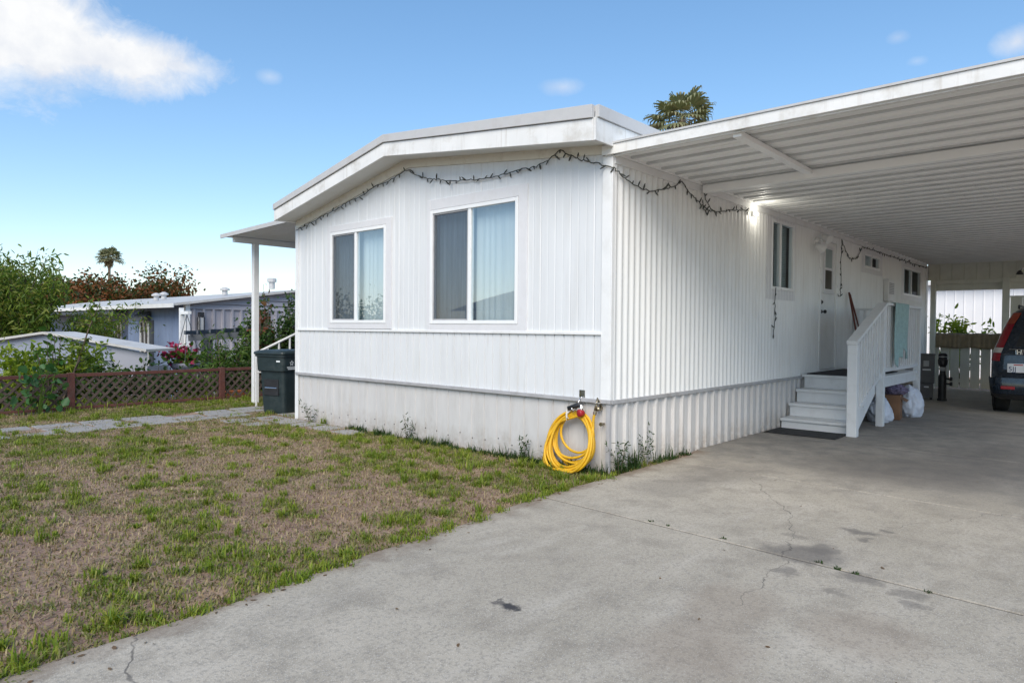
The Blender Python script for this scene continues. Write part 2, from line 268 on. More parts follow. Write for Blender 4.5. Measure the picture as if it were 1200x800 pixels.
# ------------------------------------------------------------------ mesh helpers
def wt(o):
    v = Vector((0, 0, 0))
    while o is not None: v += o.location; o = o.parent
    return v
class MB:
    def __init__(s): s.v = []; s.f = []; s.T = None
    def add(s, vs, fs):
        k = len(s.v)
        s.v.extend([tuple(s.T @ Vector(p)) if s.T is not None else tuple(p) for p in vs]); s.f.extend([tuple(i + k for i in f) for f in fs]); return s
    def box(s, x0, x1, y0, y1, z0, z1):
        x0, x1 = min(x0, x1), max(x0, x1); y0, y1 = min(y0, y1), max(y0, y1); z0, z1 = min(z0, z1), max(z0, z1)
        return s.add([(x0, y0, z0), (x1, y0, z0), (x1, y1, z0), (x0, y1, z0), (x0, y0, z1), (x1, y0, z1), (x1, y1, z1), (x0, y1, z1)],
                     [(0, 3, 2, 1), (4, 5, 6, 7), (0, 1, 5, 4), (1, 2, 6, 5), (2, 3, 7, 6), (3, 0, 4, 7)])
    def prism(s, poly, d0, d1, axis):                # poly in the two other axes, extruded d0..d1 along axis
        n = len(poly)
        def pt(p, d): return (d, p[0], p[1]) if axis == 'x' else (p[0], d, p[1]) if axis == 'y' else (p[0], p[1], d)
        vs = [pt(p, d0) for p in poly] + [pt(p, d1) for p in poly]
        return s.add(vs, [tuple(range(n))[::-1], tuple(range(n, 2 * n))] + [(i, (i + 1) % n, n + (i + 1) % n, n + i) for i in range(n)])
    def beam(s, a, b, w, h, up=(0, 0, 1)):           # rectangular bar a..b, h along up, w across
        a, b = Vector(a), Vector(b); d = (b - a).normalized(); u = Vector(up); u = (u - d * u.dot(d)).normalized(); r = d.cross(u)
        q = [(r * sx * w / 2 + u * sy * h / 2) for sx, sy in ((-1, -1), (1, -1), (1, 1), (-1, 1))]
        return s.add([a + k for k in q] + [b + k for k in q], [(3, 2, 1, 0), (4, 5, 6, 7)] + [(i, (i + 1) % 4, 4 + (i + 1) % 4, 4 + i) for i in range(4)])
    def tube(s, pts, r, n=8, cap=True, closed=False):
        pts = [Vector(p) for p in pts]; m = len(pts); rs = r if isinstance(r, (list, tuple)) else [r] * m
        prev = None; vs = []
        for i, p in enumerate(pts):
            if closed: t = (pts[(i + 1) % m] - pts[i - 1])
            else: t = pts[min(i + 1, m - 1)] - pts[max(i - 1, 0)]
            t = t.normalized() if t.length > 1e-9 else Vector((0, 0, 1))
            if prev is None:
                a = Vector((0, 0, 1)) if abs(t.z) < .9 else Vector((1, 0, 0)); u = t.cross(a).normalized()
            else:
                u = prev - t * prev.dot(t); u = u.normalized() if u.length > 1e-6 else t.orthogonal().normalized()
            prev = u; w = t.cross(u)
            for k in range(n):
                an = 2 * PI * k / n; vs.append(p + (u * math.cos(an) + w * math.sin(an)) * rs[i])
        fs = [(i * n + k, i * n + (k + 1) % n, (i + 1) * n + (k + 1) % n, (i + 1) * n + k) for i in range(m - 1) for k in range(n)]
        if closed: fs += [((m - 1) * n + k, (m - 1) * n + (k + 1) % n, (k + 1) % n, k) for k in range(n)]
        elif cap: fs += [tuple(range(n))[::-1], tuple((m - 1) * n + k for k in range(n))]
        return s.add(vs, fs)
    def lathe(s, prof, c, n=16, axis='z'):
        c = Vector(c); vs = []
        for r, h in prof:
            for k in range(n):
                a = 2 * PI * k / n; x, y = r * math.cos(a), r * math.sin(a)
                vs.append(c + (Vector((x, y, h)) if axis == 'z' else Vector((h, x, y)) if axis == 'x' else Vector((x, h, y))))
        m = len(prof)
        fs = [(i * n + k, i * n + (k + 1) % n, (i + 1) * n + (k + 1) % n, (i + 1) * n + k) for i in range(m - 1) for k in range(n)]
        fs += [tuple(range(n))[::-1], tuple((m - 1) * n + k for k in range(n))]
        return s.add(vs, fs)
    def grid(s, fn, nu, nv):
        vs = [fn(i / (nu - 1), j / (nv - 1)) for j in range(nv) for i in range(nu)]
        return s.add(vs, [(j * nu + i, j * nu + i + 1, (j + 1) * nu + i + 1, (j + 1) * nu + i) for j in range(nv - 1) for i in range(nu - 1)])
    def build(s, name, mat, parent=None, smooth=False, bevel=0, solid=0):
        me = bpy.data.meshes.new(name); me.from_pydata(s.v, [], s.f); me.update()
        bm = bmesh.new(); bm.from_mesh(me); bmesh.ops.recalc_face_normals(bm, faces=bm.faces); bm.to_mesh(me); bm.free()
        me.materials.append(M[mat] if isinstance(mat, str) else mat)
        if smooth:
            for p in me.polygons: p.use_smooth = True
        o = bpy.data.objects.new(name, me); COL.objects.link(o)
        if parent is not None: o.parent = parent; o.location = -wt(parent)
        if solid: md = o.modifiers.new('solid', 'SOLIDIFY'); md.thickness = solid; md.offset = 0
        if bevel: md = o.modifiers.new('bevel', 'BEVEL'); md.width = bevel; md.segments = 2; md.limit_method = 'ANGLE'; md.angle_limit = R(35)
        return o
def np_mesh(name, V, F, mat, parent=None, smooth=False):
    """V (n,3), F (m,k) numpy"""
    me = bpy.data.meshes.new(name); k = F.shape[1]
    me.vertices.add(len(V)); me.vertices.foreach_set('co', V.astype(np.float32).ravel())
    me.loops.add(F.size); me.loops.foreach_set('vertex_index', F.astype(np.int32).ravel())
    me.polygons.add(len(F)); me.polygons.foreach_set('loop_start', (np.arange(len(F)) * k).astype(np.int32)); me.polygons.foreach_set('loop_total', np.full(len(F), k, np.int32))
    me.update(calc_edges=True); me.validate()
    me.materials.append(M[mat])
    o = bpy.data.objects.new(name, me); COL.objects.link(o)
    if parent is not None: o.parent = parent; o.location = -wt(parent)
    return o
def tag(o, label=None, cat=None, group=None, kind=None):
    if label: o['label'] = label
    if cat: o['category'] = cat
    if group: o['group'] = group
    if kind: o['kind'] = kind
    return o
def thing(name, loc, label, cat, group=None):
    o = bpy.data.objects.new(name, None); COL.objects.link(o); o.location = loc; o.empty_display_size = .1
    return tag(o, label, cat, group)
def box(name, mat, parent, *b, bevel=0): return MB().box(*b).build(name, mat, parent, bevel=bevel)

def leaves(name, pts, size, mat, parent=None, aspect=.4, droop=.3, outward=None, jit=.35):
    """one mesh of many single folded leaves at pts"""
    pts = np.asarray(pts, float); n = len(pts)
    d = rng.normal(size=(n, 3)); 
    if outward is not None: d = d * .7 + outward
    d[:, 2] -= droop; d /= np.linalg.norm(d, axis=1)[:, None] + 1e-9
    r = np.cross(d, rng.normal(size=(n, 3))); r /= np.linalg.norm(r, axis=1)[:, None] + 1e-9
    nn = np.cross(d, r)
    L = size * rng.uniform(1 - jit, 1 + jit, n)[:, None]; W = L * aspect * .5
    V = np.empty((n, 6, 3)); V[:, 0] = pts; V[:, 1] = pts + d * L * .3 + r * W + nn * W * .3; V[:, 2] = pts + d * L * .72 + r * W * .8 + nn * W * .2
    V[:, 3] = pts + d * L - nn * L * .08; V[:, 4] = pts + d * L * .72 - r * W * .8 + nn * W * .2; V[:, 5] = pts + d * L * .3 - r * W + nn * W * .3
    k = (np.arange(n) * 6)[:, None]
    F = np.concatenate([k + np.array([0, 1, 2, 3]), k + np.array([0, 3, 4, 5])])
    return np_mesh(name, V.reshape(-1, 3), F, mat, parent)
def blades(name, base, h, mat, lean=.5, width=.006, kind=None, parent=None):
    base = np.asarray(base, float); n = len(base); h = np.broadcast_to(h, (n,))[:, None]
    a = rng.uniform(0, 2 * PI, n); le = np.abs(rng.normal(0, lean, n))[:, None]
    d = np.stack([np.cos(a), np.sin(a), np.zeros(n)], 1); s = np.stack([-np.sin(a), np.cos(a), np.zeros(n)], 1) * width * rng.uniform(.6, 1.3, n)[:, None]
    up = np.array([0, 0, 1.])
    m = base + h * (.55 * up + .25 * le * d); den = np.sqrt(1 + le ** 2)
    t = base + h * (up * 1.0 + le * 1.15 * d) / den
    V = np.stack([base - s, base + s, m + s * .75, t, m - s * .75], 1)
    k = (np.arange(n) * 5)[:, None]
    F = np.concatenate([k + np.array([0, 1, 2, 4])]); 
    F2 = k + np.array([4, 2, 3, 3])
    F3 = k + np.array([4, 2, 3])
    # quads + tip triangles
    me = bpy.data.meshes.new(name); V = V.reshape(-1, 3)
    me.vertices.add(len(V)); me.vertices.foreach_set('co', V.astype(np.float32).ravel())
    li = np.concatenate([F.ravel(), F3.ravel()]); me.loops.add(len(li)); me.loops.foreach_set('vertex_index', li.astype(np.int32))
    ls = np.concatenate([np.arange(n) * 4, 4 * n + np.arange(n) * 3]); lt = np.concatenate([np.full(n, 4), np.full(n, 3)])
    me.polygons.add(2 * n); me.polygons.foreach_set('loop_start', ls.astype(np.int32)); me.polygons.foreach_set('loop_total', lt.astype(np.int32))
    me.update(calc_edges=True); me.materials.append(M[mat])
    o = bpy.data.objects.new(name, me); COL.objects.link(o)
    if kind: o['kind'] = kind
    if parent is not None: o.parent = parent; o.location = -wt(parent)
    return o

# ================================================================== SETTING
def drive_edge(x): return -0.12 + .085 * min(0, x + 1.) + .035 * noise.noise((x * 1.1, 3, 0)) + .02 * noise.noise((x * 5, 7, 0))
# the terrain: one sheet out to the horizon, finer near the house
def terrain():
    xs = sorted(set([-400, -200, -100, -60, -40, -30, -20] + [x * 1.0 for x in range(-14, 31)] + [40, 60, 100, 200, 400]))
    ys = sorted(set([-400, -200, -100, -60, -30, -15, -10, -7] + [y * .4 for y in range(-10, 44)] + [20, 25, 30, 40, 60, 100, 200, 400]))
    V = np.array([(x, y, gz(x, y)) for y in ys for x in xs], float); nx = len(xs)
    F = np.array([(j * nx + i, j * nx + i + 1, (j + 1) * nx + i + 1, (j + 1) * nx + i) for j in range(len(ys) - 1) for i in range(nx - 1)])
    o = np_mesh('ground', V, F, 'soil'); tag(o, kind='structure')
terrain()
def lawn_z(x, y):
    return .012 + .016 * noise.noise((x * 1.3, y * 1.3, 0)) + .008 * noise.noise((x * 6, y * 6, 2))
def lawn():
    mb = MB(); nx, ny = 150, 150
    def fn(a, b):
        x = -11 + a * 11.0; y0 = drive_edge(x) ; y = y0 + b * (9.6 - y0)
        return (x, y, max(.004, lawn_z(x, y)) + .004)
    mb.grid(fn, nx, ny)
    mb.grid(lambda a, b: (a * 2.4, 5.9 + b * 3.7, max(.004, lawn_z(a * 2.4, 5.9 + b * 3.7)) + .004), 30, 40)
    mb.grid(lambda a, b: (a * 1.6, drive_edge(a * 1.6) + b * (.06 - drive_edge(a * 1.6)), .012), 20, 3)
    o = mb.build('lawn', 'soil', smooth=True); tag(o, kind='structure')
lawn()
def driveway():
    mb = MB(); joints = [-14, -9.5, -5.6, -1.22, 1.0, 3.6, 6.2, 8.8, 11.4, 14.42]
    for k, (a, b) in enumerate(zip(joints, joints[1:])):
        n = 40 if b < 2 else 6; g = .012
        sl = -.062                                                    # the joints lie a touch askew to the wall
        def xx(t, y): return (a + g + (sl * (y + .3) if -5 < a < 2 else 0) * -1 * -1 if False else a + g) + t * (b - a - 2 * g)
        top = []
        for i in range(n + 1):
            x = xx(i / n, 0); top.append((x, drive_edge(x) if x < 1.6 else -.012))
        skew = lambda x, y: x + (.06 * (y + .3) if -5.7 < x < 1.2 else 0)
        poly = [(x, y) for x, y in top] + [(b - g, -6.6), (a + g, -6.6)]
        poly = [(skew(x, y) if (abs(x - (a + g)) < 1e-6 or abs(x - (b - g)) < 1e-6) and not (k in (0, 1)) else x, y) for x, y in poly]
        mb.prism(poly, -.06, .03, 'z')
    o = mb.build('driveway', 'concrete', bevel=.006); tag(o, kind='structure')
    mb = MB(); sk = lambda x, y: x + (.06 * (y + .3) if -5.7 < x < 1.2 else 0)
    for x in joints[1:-1]:
        y0 = drive_edge(x) if x < 1.6 else -.03; mb.prism([(sk(x - .016, y0), y0), (sk(x + .013, y0), y0), (sk(x + .013, -6.6), -6.6), (sk(x - .013, -6.6), -6.6)], -.05, .022, 'z')
    o = mb.build('driveway_joints', 'rubber'); tag(o, kind='structure')
driveway()
def path():
    mb = MB(); y = 6.45
    r = random.Random(3)
    def stone(x0, x1, y0, y1):
        x0 += r.uniform(.0, .04); x1 -= r.uniform(.0, .04); y0 += r.uniform(0, .03); y1 -= r.uniform(0, .03); z = .030 + r.uniform(-.006, .01)
        q = lambda: r.uniform(-.03, .03)
        mb.prism([(x0 + q(), y0 + q()), (x1 + q(), y0 + q()), (x1 + q(), y1 + q()), (x0 + q(), y1 + q())], -.05, z, 'z')
    for row in range(3):
        x = -8.0 + r.uniform(0, .3)
        while x < .35:
            w = r.uniform(.38, .62); yo = 6.55 + .09 * (x + 3.5) * .3
            if r.random() < .86: stone(x, x + w, yo + row * .36, yo + row * .36 + .34)
            x += w + .02
    for (x0, x1, y0, y1) in ((-.52, -.06, 5.9, 6.4), (-.98, -.55, 6.0, 6.4), (-.5, -.05, 5.4, 5.85), (-.48, -.05, 4.9, 5.35), (-.9, -.52, 5.45, 5.9), (-.45, -.06, 4.4, 4.85), (-.42, -.06, 3.85, 4.3), (.0, .4, 6.0, 6.45), (.42, .9, 6.1, 6.5), (.4, .9, 7.3, 7.7), (.95, 1.4, 6.3, 6.8), (.4, .88, 6.55, 7.0), (.92, 1.4, 6.9, 7.4)):
        stone(x0, x1, y0, y1)
    o = mb.build('path', 'paver', bevel=.006); tag(o, kind='structure')
path()

# grass: density from noise; uncounted, so stuff
def lawn_pts(n, xr, yr, keep):
    out = []
    x = rng.uniform(*xr, n); y = rng.uniform(*yr, n)
    for a, b in zip(x, y):
        if b < drive_edge(a) - .015: continue
        if a > -.03 and -.01 < b < 5.85: continue
        if a > 0 and b < 5.85 and a > 1.6: continue
        k = keep(a, b)
        if random.random() < k: out.append((a, b, max(.0, lawn_z(a, b)) + .003))
    return out
def on_path(x, y):
    yo = 6.55 + .027 * (x + 3.5)
    if -8 < x < .35 and yo < y < yo + 1.07: return .10 + (.7 if noise.noise((x * 2.2, y * 3, 5)) > .12 else 0)
    if -.95 < x < .0 and 3.9 < y < 6.4 and x > -.5: return .15
    return 1
def green(x, y):
    a = noise.noise((x * .8 + 4, y * .8, 1.5)); b = noise.noise((x * 2.6, y * 2.6, 8)); c = noise.noise((x * 7, y * 7, 3))
    edge = .30 * math.exp(-((y - drive_edge(x)) / .5) ** 2) + (.5 * math.exp(-((x) / .6) ** 2) if y < 5.8 else 0) + (.4 if y > 7.7 else 0)
    return max(0, a * .7 + b * 1.15 + c * .8 + edge + .17)
st = lawn_pts(170000, (-8.5, 1.2), (-.7, 9.2), lambda x, y: on_path(x, y) * max(.25, .9 - .9 * green(x, y)))
o = blades('dry_grass', st, rng.uniform(.012, .05, len(st)), 'straw', lean=2.6, width=.0042, kind='stuff'); tag(o, 'short dry straw coloured grass over the lawn soil', 'dry grass')
g1 = lawn_pts(330000, (-8.5, 1.2), (-.7, 9.2), lambda x, y: on_path(x, y) * min(1, 1.5 * green(x, y) + .06))
o = blades('olive_grass', g1, rng.uniform(.015, .05, len(g1)), 'grass2', lean=1.5, width=.0045, kind='stuff'); tag(o, 'low olive green grass spreading in uneven patches over the lawn', 'grass')
tf = []; hh = []
cand = lawn_pts(6500, (-8.5, .9), (-.6, 9.2), lambda x, y: min(1, on_path(x, y) * (.05 + 1.3 * green(x, y))))
for (x, y, z) in cand:
    n = int(random.uniform(12, 60)); r = random.uniform(.015, .085); ht = random.choice((.03, .045, .06, .085)) * random.uniform(.7, 1.15) * (1.0 if random.random() < .8 else 1.4)
    for k in range(n):
        a = random.uniform(0, 2 * PI); q = r * math.sqrt(random.random()); xx, yy = x + q * math.cos(a), y + q * math.sin(a)
        if yy < drive_edge(xx) - .05 or (xx > -.01 and -.01 < yy < 5.85): continue
        tf.append((xx, yy, z)); hh.append(ht * random.uniform(.5, 1.15))
for k in range(300):
    x = random.uniform(-6.5, -.05)
    if noise.noise((x * 1.9, 4.2, 1)) + .6 * noise.noise((x * 6, 1.2, 5)) < .02: continue
    y = drive_edge(x) + random.gauss(.0, .035); dry = random.random()
    if y < drive_edge(x) - .07: continue
    for q in range(random.randint(6, 34)):
        tf.append((x + random.gauss(0, .03), y + random.gauss(0, .02), .022)); hh.append(random.choice((.02, .03, .04, .07)) * random.uniform(.6, 1.1))
o = blades('green_grass', tf, np.array(hh), 'grass', lean=1.1, width=.0045, kind='stuff'); tag(o, 'bright green grass tufts scattered over the dry lawn', 'grass')
# fresh grass along the fence and the slope behind it
bk = [(x, y, gz(x, y)) for x, y in zip(rng.uniform(-12, 9, 26000), rng.uniform(9.15, 13, 26000))]
o = blades('rough_grass', bk, rng.uniform(.05, .22, len(bk)), 'grass', lean=.5, width=.008, kind='stuff'); tag(o, 'rough grass on the slope behind the lattice fence', 'grass')
ll = [(x, y, lawn_z(x, y) + .02) for x, y in zip(rng.uniform(-7, -.1, 420), rng.uniform(.0, 8.8, 420)) if y > drive_edge(x) + .02] + [(x, drive_edge(x) - abs(random.gauss(0, .10)) - .01, .034) for x in rng.uniform(-6, -.1, 70)] + [(x, y, .034) for x, y in zip(rng.uniform(-4.5, 4, 26), rng.uniform(-3.6, -.3, 26))]
M['litter'] = leafmat('dry_brown_leaves', [(.16, .09, .045), (.24, .15, .08), (.10, .06, .035)], .15)
o = leaves('leaf_litter', ll, .034, 'litter', None, aspect=.5, droop=.0); me_ = o.data
co = np.empty(len(me_.vertices) * 3, np.float32); me_.vertices.foreach_get('co', co); co = co.reshape(-1, 6, 3); z0 = co[:, 0:1, 2:3]; co[:, :, 2:3] = z0 + (co[:, :, 2:3] - z0) * .15; me_.vertices.foreach_set('co', co.ravel()); me_.update()
tag(o, 'small dry brown leaves scattered over the lawn and driveway edge', 'leaf litter', kind='stuff')
# weeds at the foot of the skirting and in the joints
wp = []; wh = []
def clump(cx, cy, n, r, h):
    for k in range(n):
        a = random.uniform(0, 2 * PI); q = r * math.sqrt(random.random()); wp.append((cx + q * math.cos(a), cy + q * math.sin(a), .02)); wh.append(h * random.uniform(.35, 1.1))
for k in range(34):
    x = random.choice((random.uniform(.02, .5), random.uniform(.6, 1.55))); clump(x, -.06 + random.uniform(-.03, .02), random.randint(5, 24), .06, random.choice((.05, .08, .12, .24)) * (1.2 - .4 * x))
for k in range(60):
    y = random.uniform(-.05, 1.3); clump(-.06 + random.uniform(-.08, .03), y, random.randint(6, 24), .06, random.choice((.04, .07, .10, .2)))
for k in range(50): clump(-.07 + random.uniform(-.08, .03), random.uniform(1.3, 4.3), 18, .05, random.uniform(.05, .14))
for (x, y) in ((-1.31, -2.42), (-1.34, -2.54), (-1.36, -2.64), (-1.40, -3.02), (-1.26, -1.78), (-1.24, -1.35), (-1.23, -1.2)): clump(x, y, 26, .02, .028)
o = blades('weeds', wp, np.array(wh), 'weed', lean=.8, width=.005, kind='stuff'); tag(o, 'dark green weeds along the foot of the white skirting and in the driveway joints', 'weeds')
def tallweed(x, y, n, h, label):
    t = thing('weed_plant', (x, y, 0), label, 'weed'); s = MB(); pts = []; pts2 = []
    for k in range(n):
        a = random.uniform(0, 2 * PI); le = random.uniform(.1, .5); hk = h * random.uniform(.6, 1.1)
        q = [(x + le * hk * u ** 1.6 * math.cos(a) + .03 * math.cos(a), y + le * hk * u ** 1.6 * math.sin(a) * .5 + .02 * math.sin(a), hk * u) for u in np.linspace(0, 1, 7)]
        s.tube(q, [.0022 - .0012 * i / 6 for i in range(7)], 4)
        for p in q[2:]:
            for j in range(3): pts.append((p[0] + random.gauss(0, .012), p[1] + random.gauss(0, .012), p[2] + random.gauss(0, .012)))
    s.build('stem', 'bark', t); leaves('foliage', pts, .045, 'weed', t, aspect=.25)
tallweed(-.09, 3.0, 6, .34, 'sparse dry stemmed weed at the foot of the gable skirting, nearest the middle window gap')
tallweed(-.09, 5.25, 5, .33, 'sparse weed at the far end of the gable skirting near the bin')
tallweed(.62, -.07, 6, .40, 'tall grassy weed against the ribbed side skirting')
tallweed(.05, -.09, 7, .34, 'tall weed right at the corner of the white skirting')
tallweed(-.1, 1.05, 5, .27, 'thin weed on the skirting just left of the yellow hose')

# ================================================================== MOBILE HOME
LEN, W = 14.45, 5.80
home = thing('mobile_home', (0, 0, 0), 'white mobile home with ribbed metal siding, a low gable and two large gable windows', 'house')
PKV, PKZ = 3.10, 3.57; EZR, EZL = 3.24, 3.03
def gtop(y): return EZR + (PKZ - EZR) * y / PKV if y <= PKV else PKZ + (EZL - PKZ) * (y - PKV) / (W - PKV)
def sheet(mb, plane, prof, zb, zt, holes=()):
    """vertical siding sheet. prof: [(s, offset outwards)], zt: number or function of s"""
    S = np.array([p[0] for p in prof]); O = np.array([p[1] for p in prof])
    ex = sorted(set(list(S) + [h for H in holes for h in H[:2] if S[0] < h < S[-1]])); 
    off = np.interp(ex, S, O); ztf = zt if callable(zt) else (lambda s: zt)
    pt = (lambda s, o, z: (-o, s, z)) if plane == 'gable' else (lambda s, o, z: (s, -o, z))
    for s0, s1, o0, o1 in zip(ex, ex[1:], off, off[1:]):
        mid = (s0 + s1) / 2; hs = sorted([(h[2], h[3]) for h in holes if h[0] < mid < h[1]]); z = zb; iv = []
        for a, b in hs: iv.append((z, a)); z = b
        iv.append((z, None))
        for a, b in iv:
            t0, t1 = (ztf(s0), ztf(s1)) if b is None else (b, b)
            if t0 - a < 1e-4: continue
            mb.add([pt(s0, o0, a), pt(s1, o1, a), pt(s1, o1, t1), pt(s0, o0, t0)], [(0, 1, 2, 3)])
def ribs(s0, s1, pitch, amp, kind):
    out = []; s = s0
    if kind == 'sine':
        n = int((s1 - s0) / pitch * 8)
        for i in range(n + 1):
            t = s0 + (s1 - s0) * i / n; out.append((t, amp * (math.sin(PI * (t - s0) / pitch) ** 2)))
    elif kind == 'groove':
        out.append((s0, 0)); s = s0 + pitch * .5
        while s < s1 - .02: out += [(s - .009, 0), (s - .002, -amp), (s + .002, -amp), (s + .009, 0)]; s += pitch
        out.append((s1, 0))
    elif kind == 'hat':
        out.append((s0, 0)); s = s0 + pitch * .45
        while s < s1 - .07: out += [(s - .028, 0), (s - .016, amp), (s + .016, amp), (s + .028, 0), (s + pitch * .48, 0), (s + pitch * .5, .004), (s + pitch * .52, 0)]; s += pitch
        out.append((s1, 0))
    return out
W1 = (1.212, 2.676, 1.50, 2.91); W2 = (3.565, 4.874, 1.508, 2.828)
SW = [(4.08, 4.97, 2.05, 3.06), (8.75, 9.88, 2.70, 2.98), (11.91, 13.72, 2.30, 2.95)]
DOOR = (6.16, 7.06, .80, 3.03)
m = MB(); pr = []
rr = random.Random(5); s = 0.0; pr = [(0, 0)]
for s_ in np.arange(.1, 5.75, .1):                              # gable upper siding: flat sheets with fine uneven reeding
    d = rr.choice((.002, .004, .006, .003)); pr += [(s_ - .012, 0), (s_, -d), (s_ + .012, 0)]
pr.append((W, 0)); sheet(m, 'gable', pr, 1.40, lambda y: gtop(y) + .05, [W1, W2])
sheet(m, 'gable', ribs(0, W, .128, .017, 'groove'), .72, 1.40)
m.build('gable_wall', 'siding', home)
m = MB(); sheet(m, 'side', ribs(0, LEN, .112, .020, 'sine'), .72, 3.175, SW + [DOOR]); m.build('side_wall', 'siding_side', home)
m = MB(); sheet(m, 'gable', ribs(0, W, .205, .013, 'groove'), -.05, .72); m.v = [(x + .012, y, z) for x, y, z in m.v]; m.build('gable_skirting', 'skirt', home)
m = MB(); sheet(m, 'side', ribs(0, LEN, .2, .034, 'hat'), -.05, .72); m.v = [(x, y + .008, z) for x, y, z in m.v]; m.build('side_skirting', 'skirt', home)
m = MB()
for k in range(26): 
    y = .25 + k * .21; z = .17 + .03 * math.sin(k * 2.3); m.lathe([(.008, 0), (.006, -.006)], (.0115, y, z), 6, 'x')
for k in range(40): m.lathe([(.009, 0), (.006, -.007)], (.1 + k * .2, .007, .675), 6, 'y'); m.lathe([(.007, 0), (.006, -.006)], (.1 + k * .2, .007, .16), 6, 'y')
tag(m.build('skirting_screws', 'black', home), kind='stuff')
m = MB(); m.box(.02, LEN, W, W + .03, -.05, EZL); m.box(LEN, LEN + .03, 0.02, W, -.05, 3.0); m.build('rear_wall', 'siding', home)
# trims
m = MB(); m.box(-.032, .0, -.03, W, .712, .752); m.build('belt_channel', 'greytrim', home, bevel=.004)
m = MB(); m.box(.0, LEN, -.034, .0, .708, .748); m.build('side_channel', 'greytrim', home, bevel=.004)
m = MB(); m.box(-.022, .0, .09, W, 1.395, 1.425); m.build('band_moulding', 'white', home, bevel=.004)
m = MB(); m.box(-.018, .0, -.004, .10, .75, 3.22); m.box(-.018, .03, -.022, -.004, .75, 3.17); m.build('corner_board', 'white', home, bevel=.004)
m = MB(); m.box(-.02, .0, -.02, .025, -.05, .71); m.build('skirting_corner', 'greytrim', home)
m = MB(); m.box(-.016, .0, W - .05, W + .03, .0, 3.02); m.build('far_corner_board', 'white', home)
m = MB(); m.box(LEN - .2, LEN + .02, -.03, .0, 0, 3.14); m.build('end_corner_board', 'white', home)
fr = [(0.03, 0), (PKV, 0), (W, 0)]
m = MB(); ps = [.02, PKV, W]; th = .062
for a, b in zip(ps, ps[1:]): m.prism([(a, gtop(a) - th), (b, gtop(b) - th), (b, gtop(b) + .07), (a, gtop(a) + .07)], -.024, -.001, 'x')
m.build('frieze_board', 'cream', home)
m = MB(); m.box(.02, LEN - .2, -.03, 0, 3.09, 3.165); m.build('side_frieze', 'white', home)
# roof: slab with overhang, fascia board below, grey edging above
OV = -.36
RTv, LTv = -.02, 5.86
prof = [(RTv, 3.235, 3.44, 3.565), (3.17, 3.60, 3.765, 3.86), (LTv, 3.055, 3.215, 3.30)]
m = MB()
for a, b in zip(prof, prof[1:]): m.prism([(a[0], a[3] - .05), (b[0], b[3] - .05), (b[0], b[3]), (a[0], a[3])], OV + .03, LEN + .3, 'x')
roof = m.build('roof', 'roof', home)
m = MB()
for a, b in zip(prof, prof[1:]): m.prism([(a[0], a[2] + .006), (b[0], b[2] + .006), (b[0], b[3] + .006), (a[0], a[3] + .006)], OV - .022, OV + .029, 'x')
m.box(OV + .03, LEN + .3, RTv - .05, RTv - .002, 3.455, 3.572); m.build('roof_edging', 'roofedge', roof, bevel=.003)
m = MB()
for a, b in zip(prof, prof[1:]): m.prism([(a[0], a[1]), (b[0], b[1]), (b[0], b[2]), (a[0], a[2])], OV, OV + .028, 'x')
m.box(OV + .002, LEN + .3, RTv - .03, RTv - .002, 3.235, 3.45)
m.box(OV + .03, LEN + .3, LTv - .03, LTv - .002, 3.06, 3.21); m.build('fascia', 'fascia', roof, bevel=.003)
m = MB()
for (a, za), (b, zb) in (((RTv, 3.265), (3.17, 3.615)), ((3.17, 3.615), (LTv - .03, 3.075))): m.add([(OV + .028, a, za), (OV + .028, b, zb), (.01, b, zb - .0), (.01, a, za)], [(0, 1, 2, 3)])
m.build('soffit', 'soffit', roof)

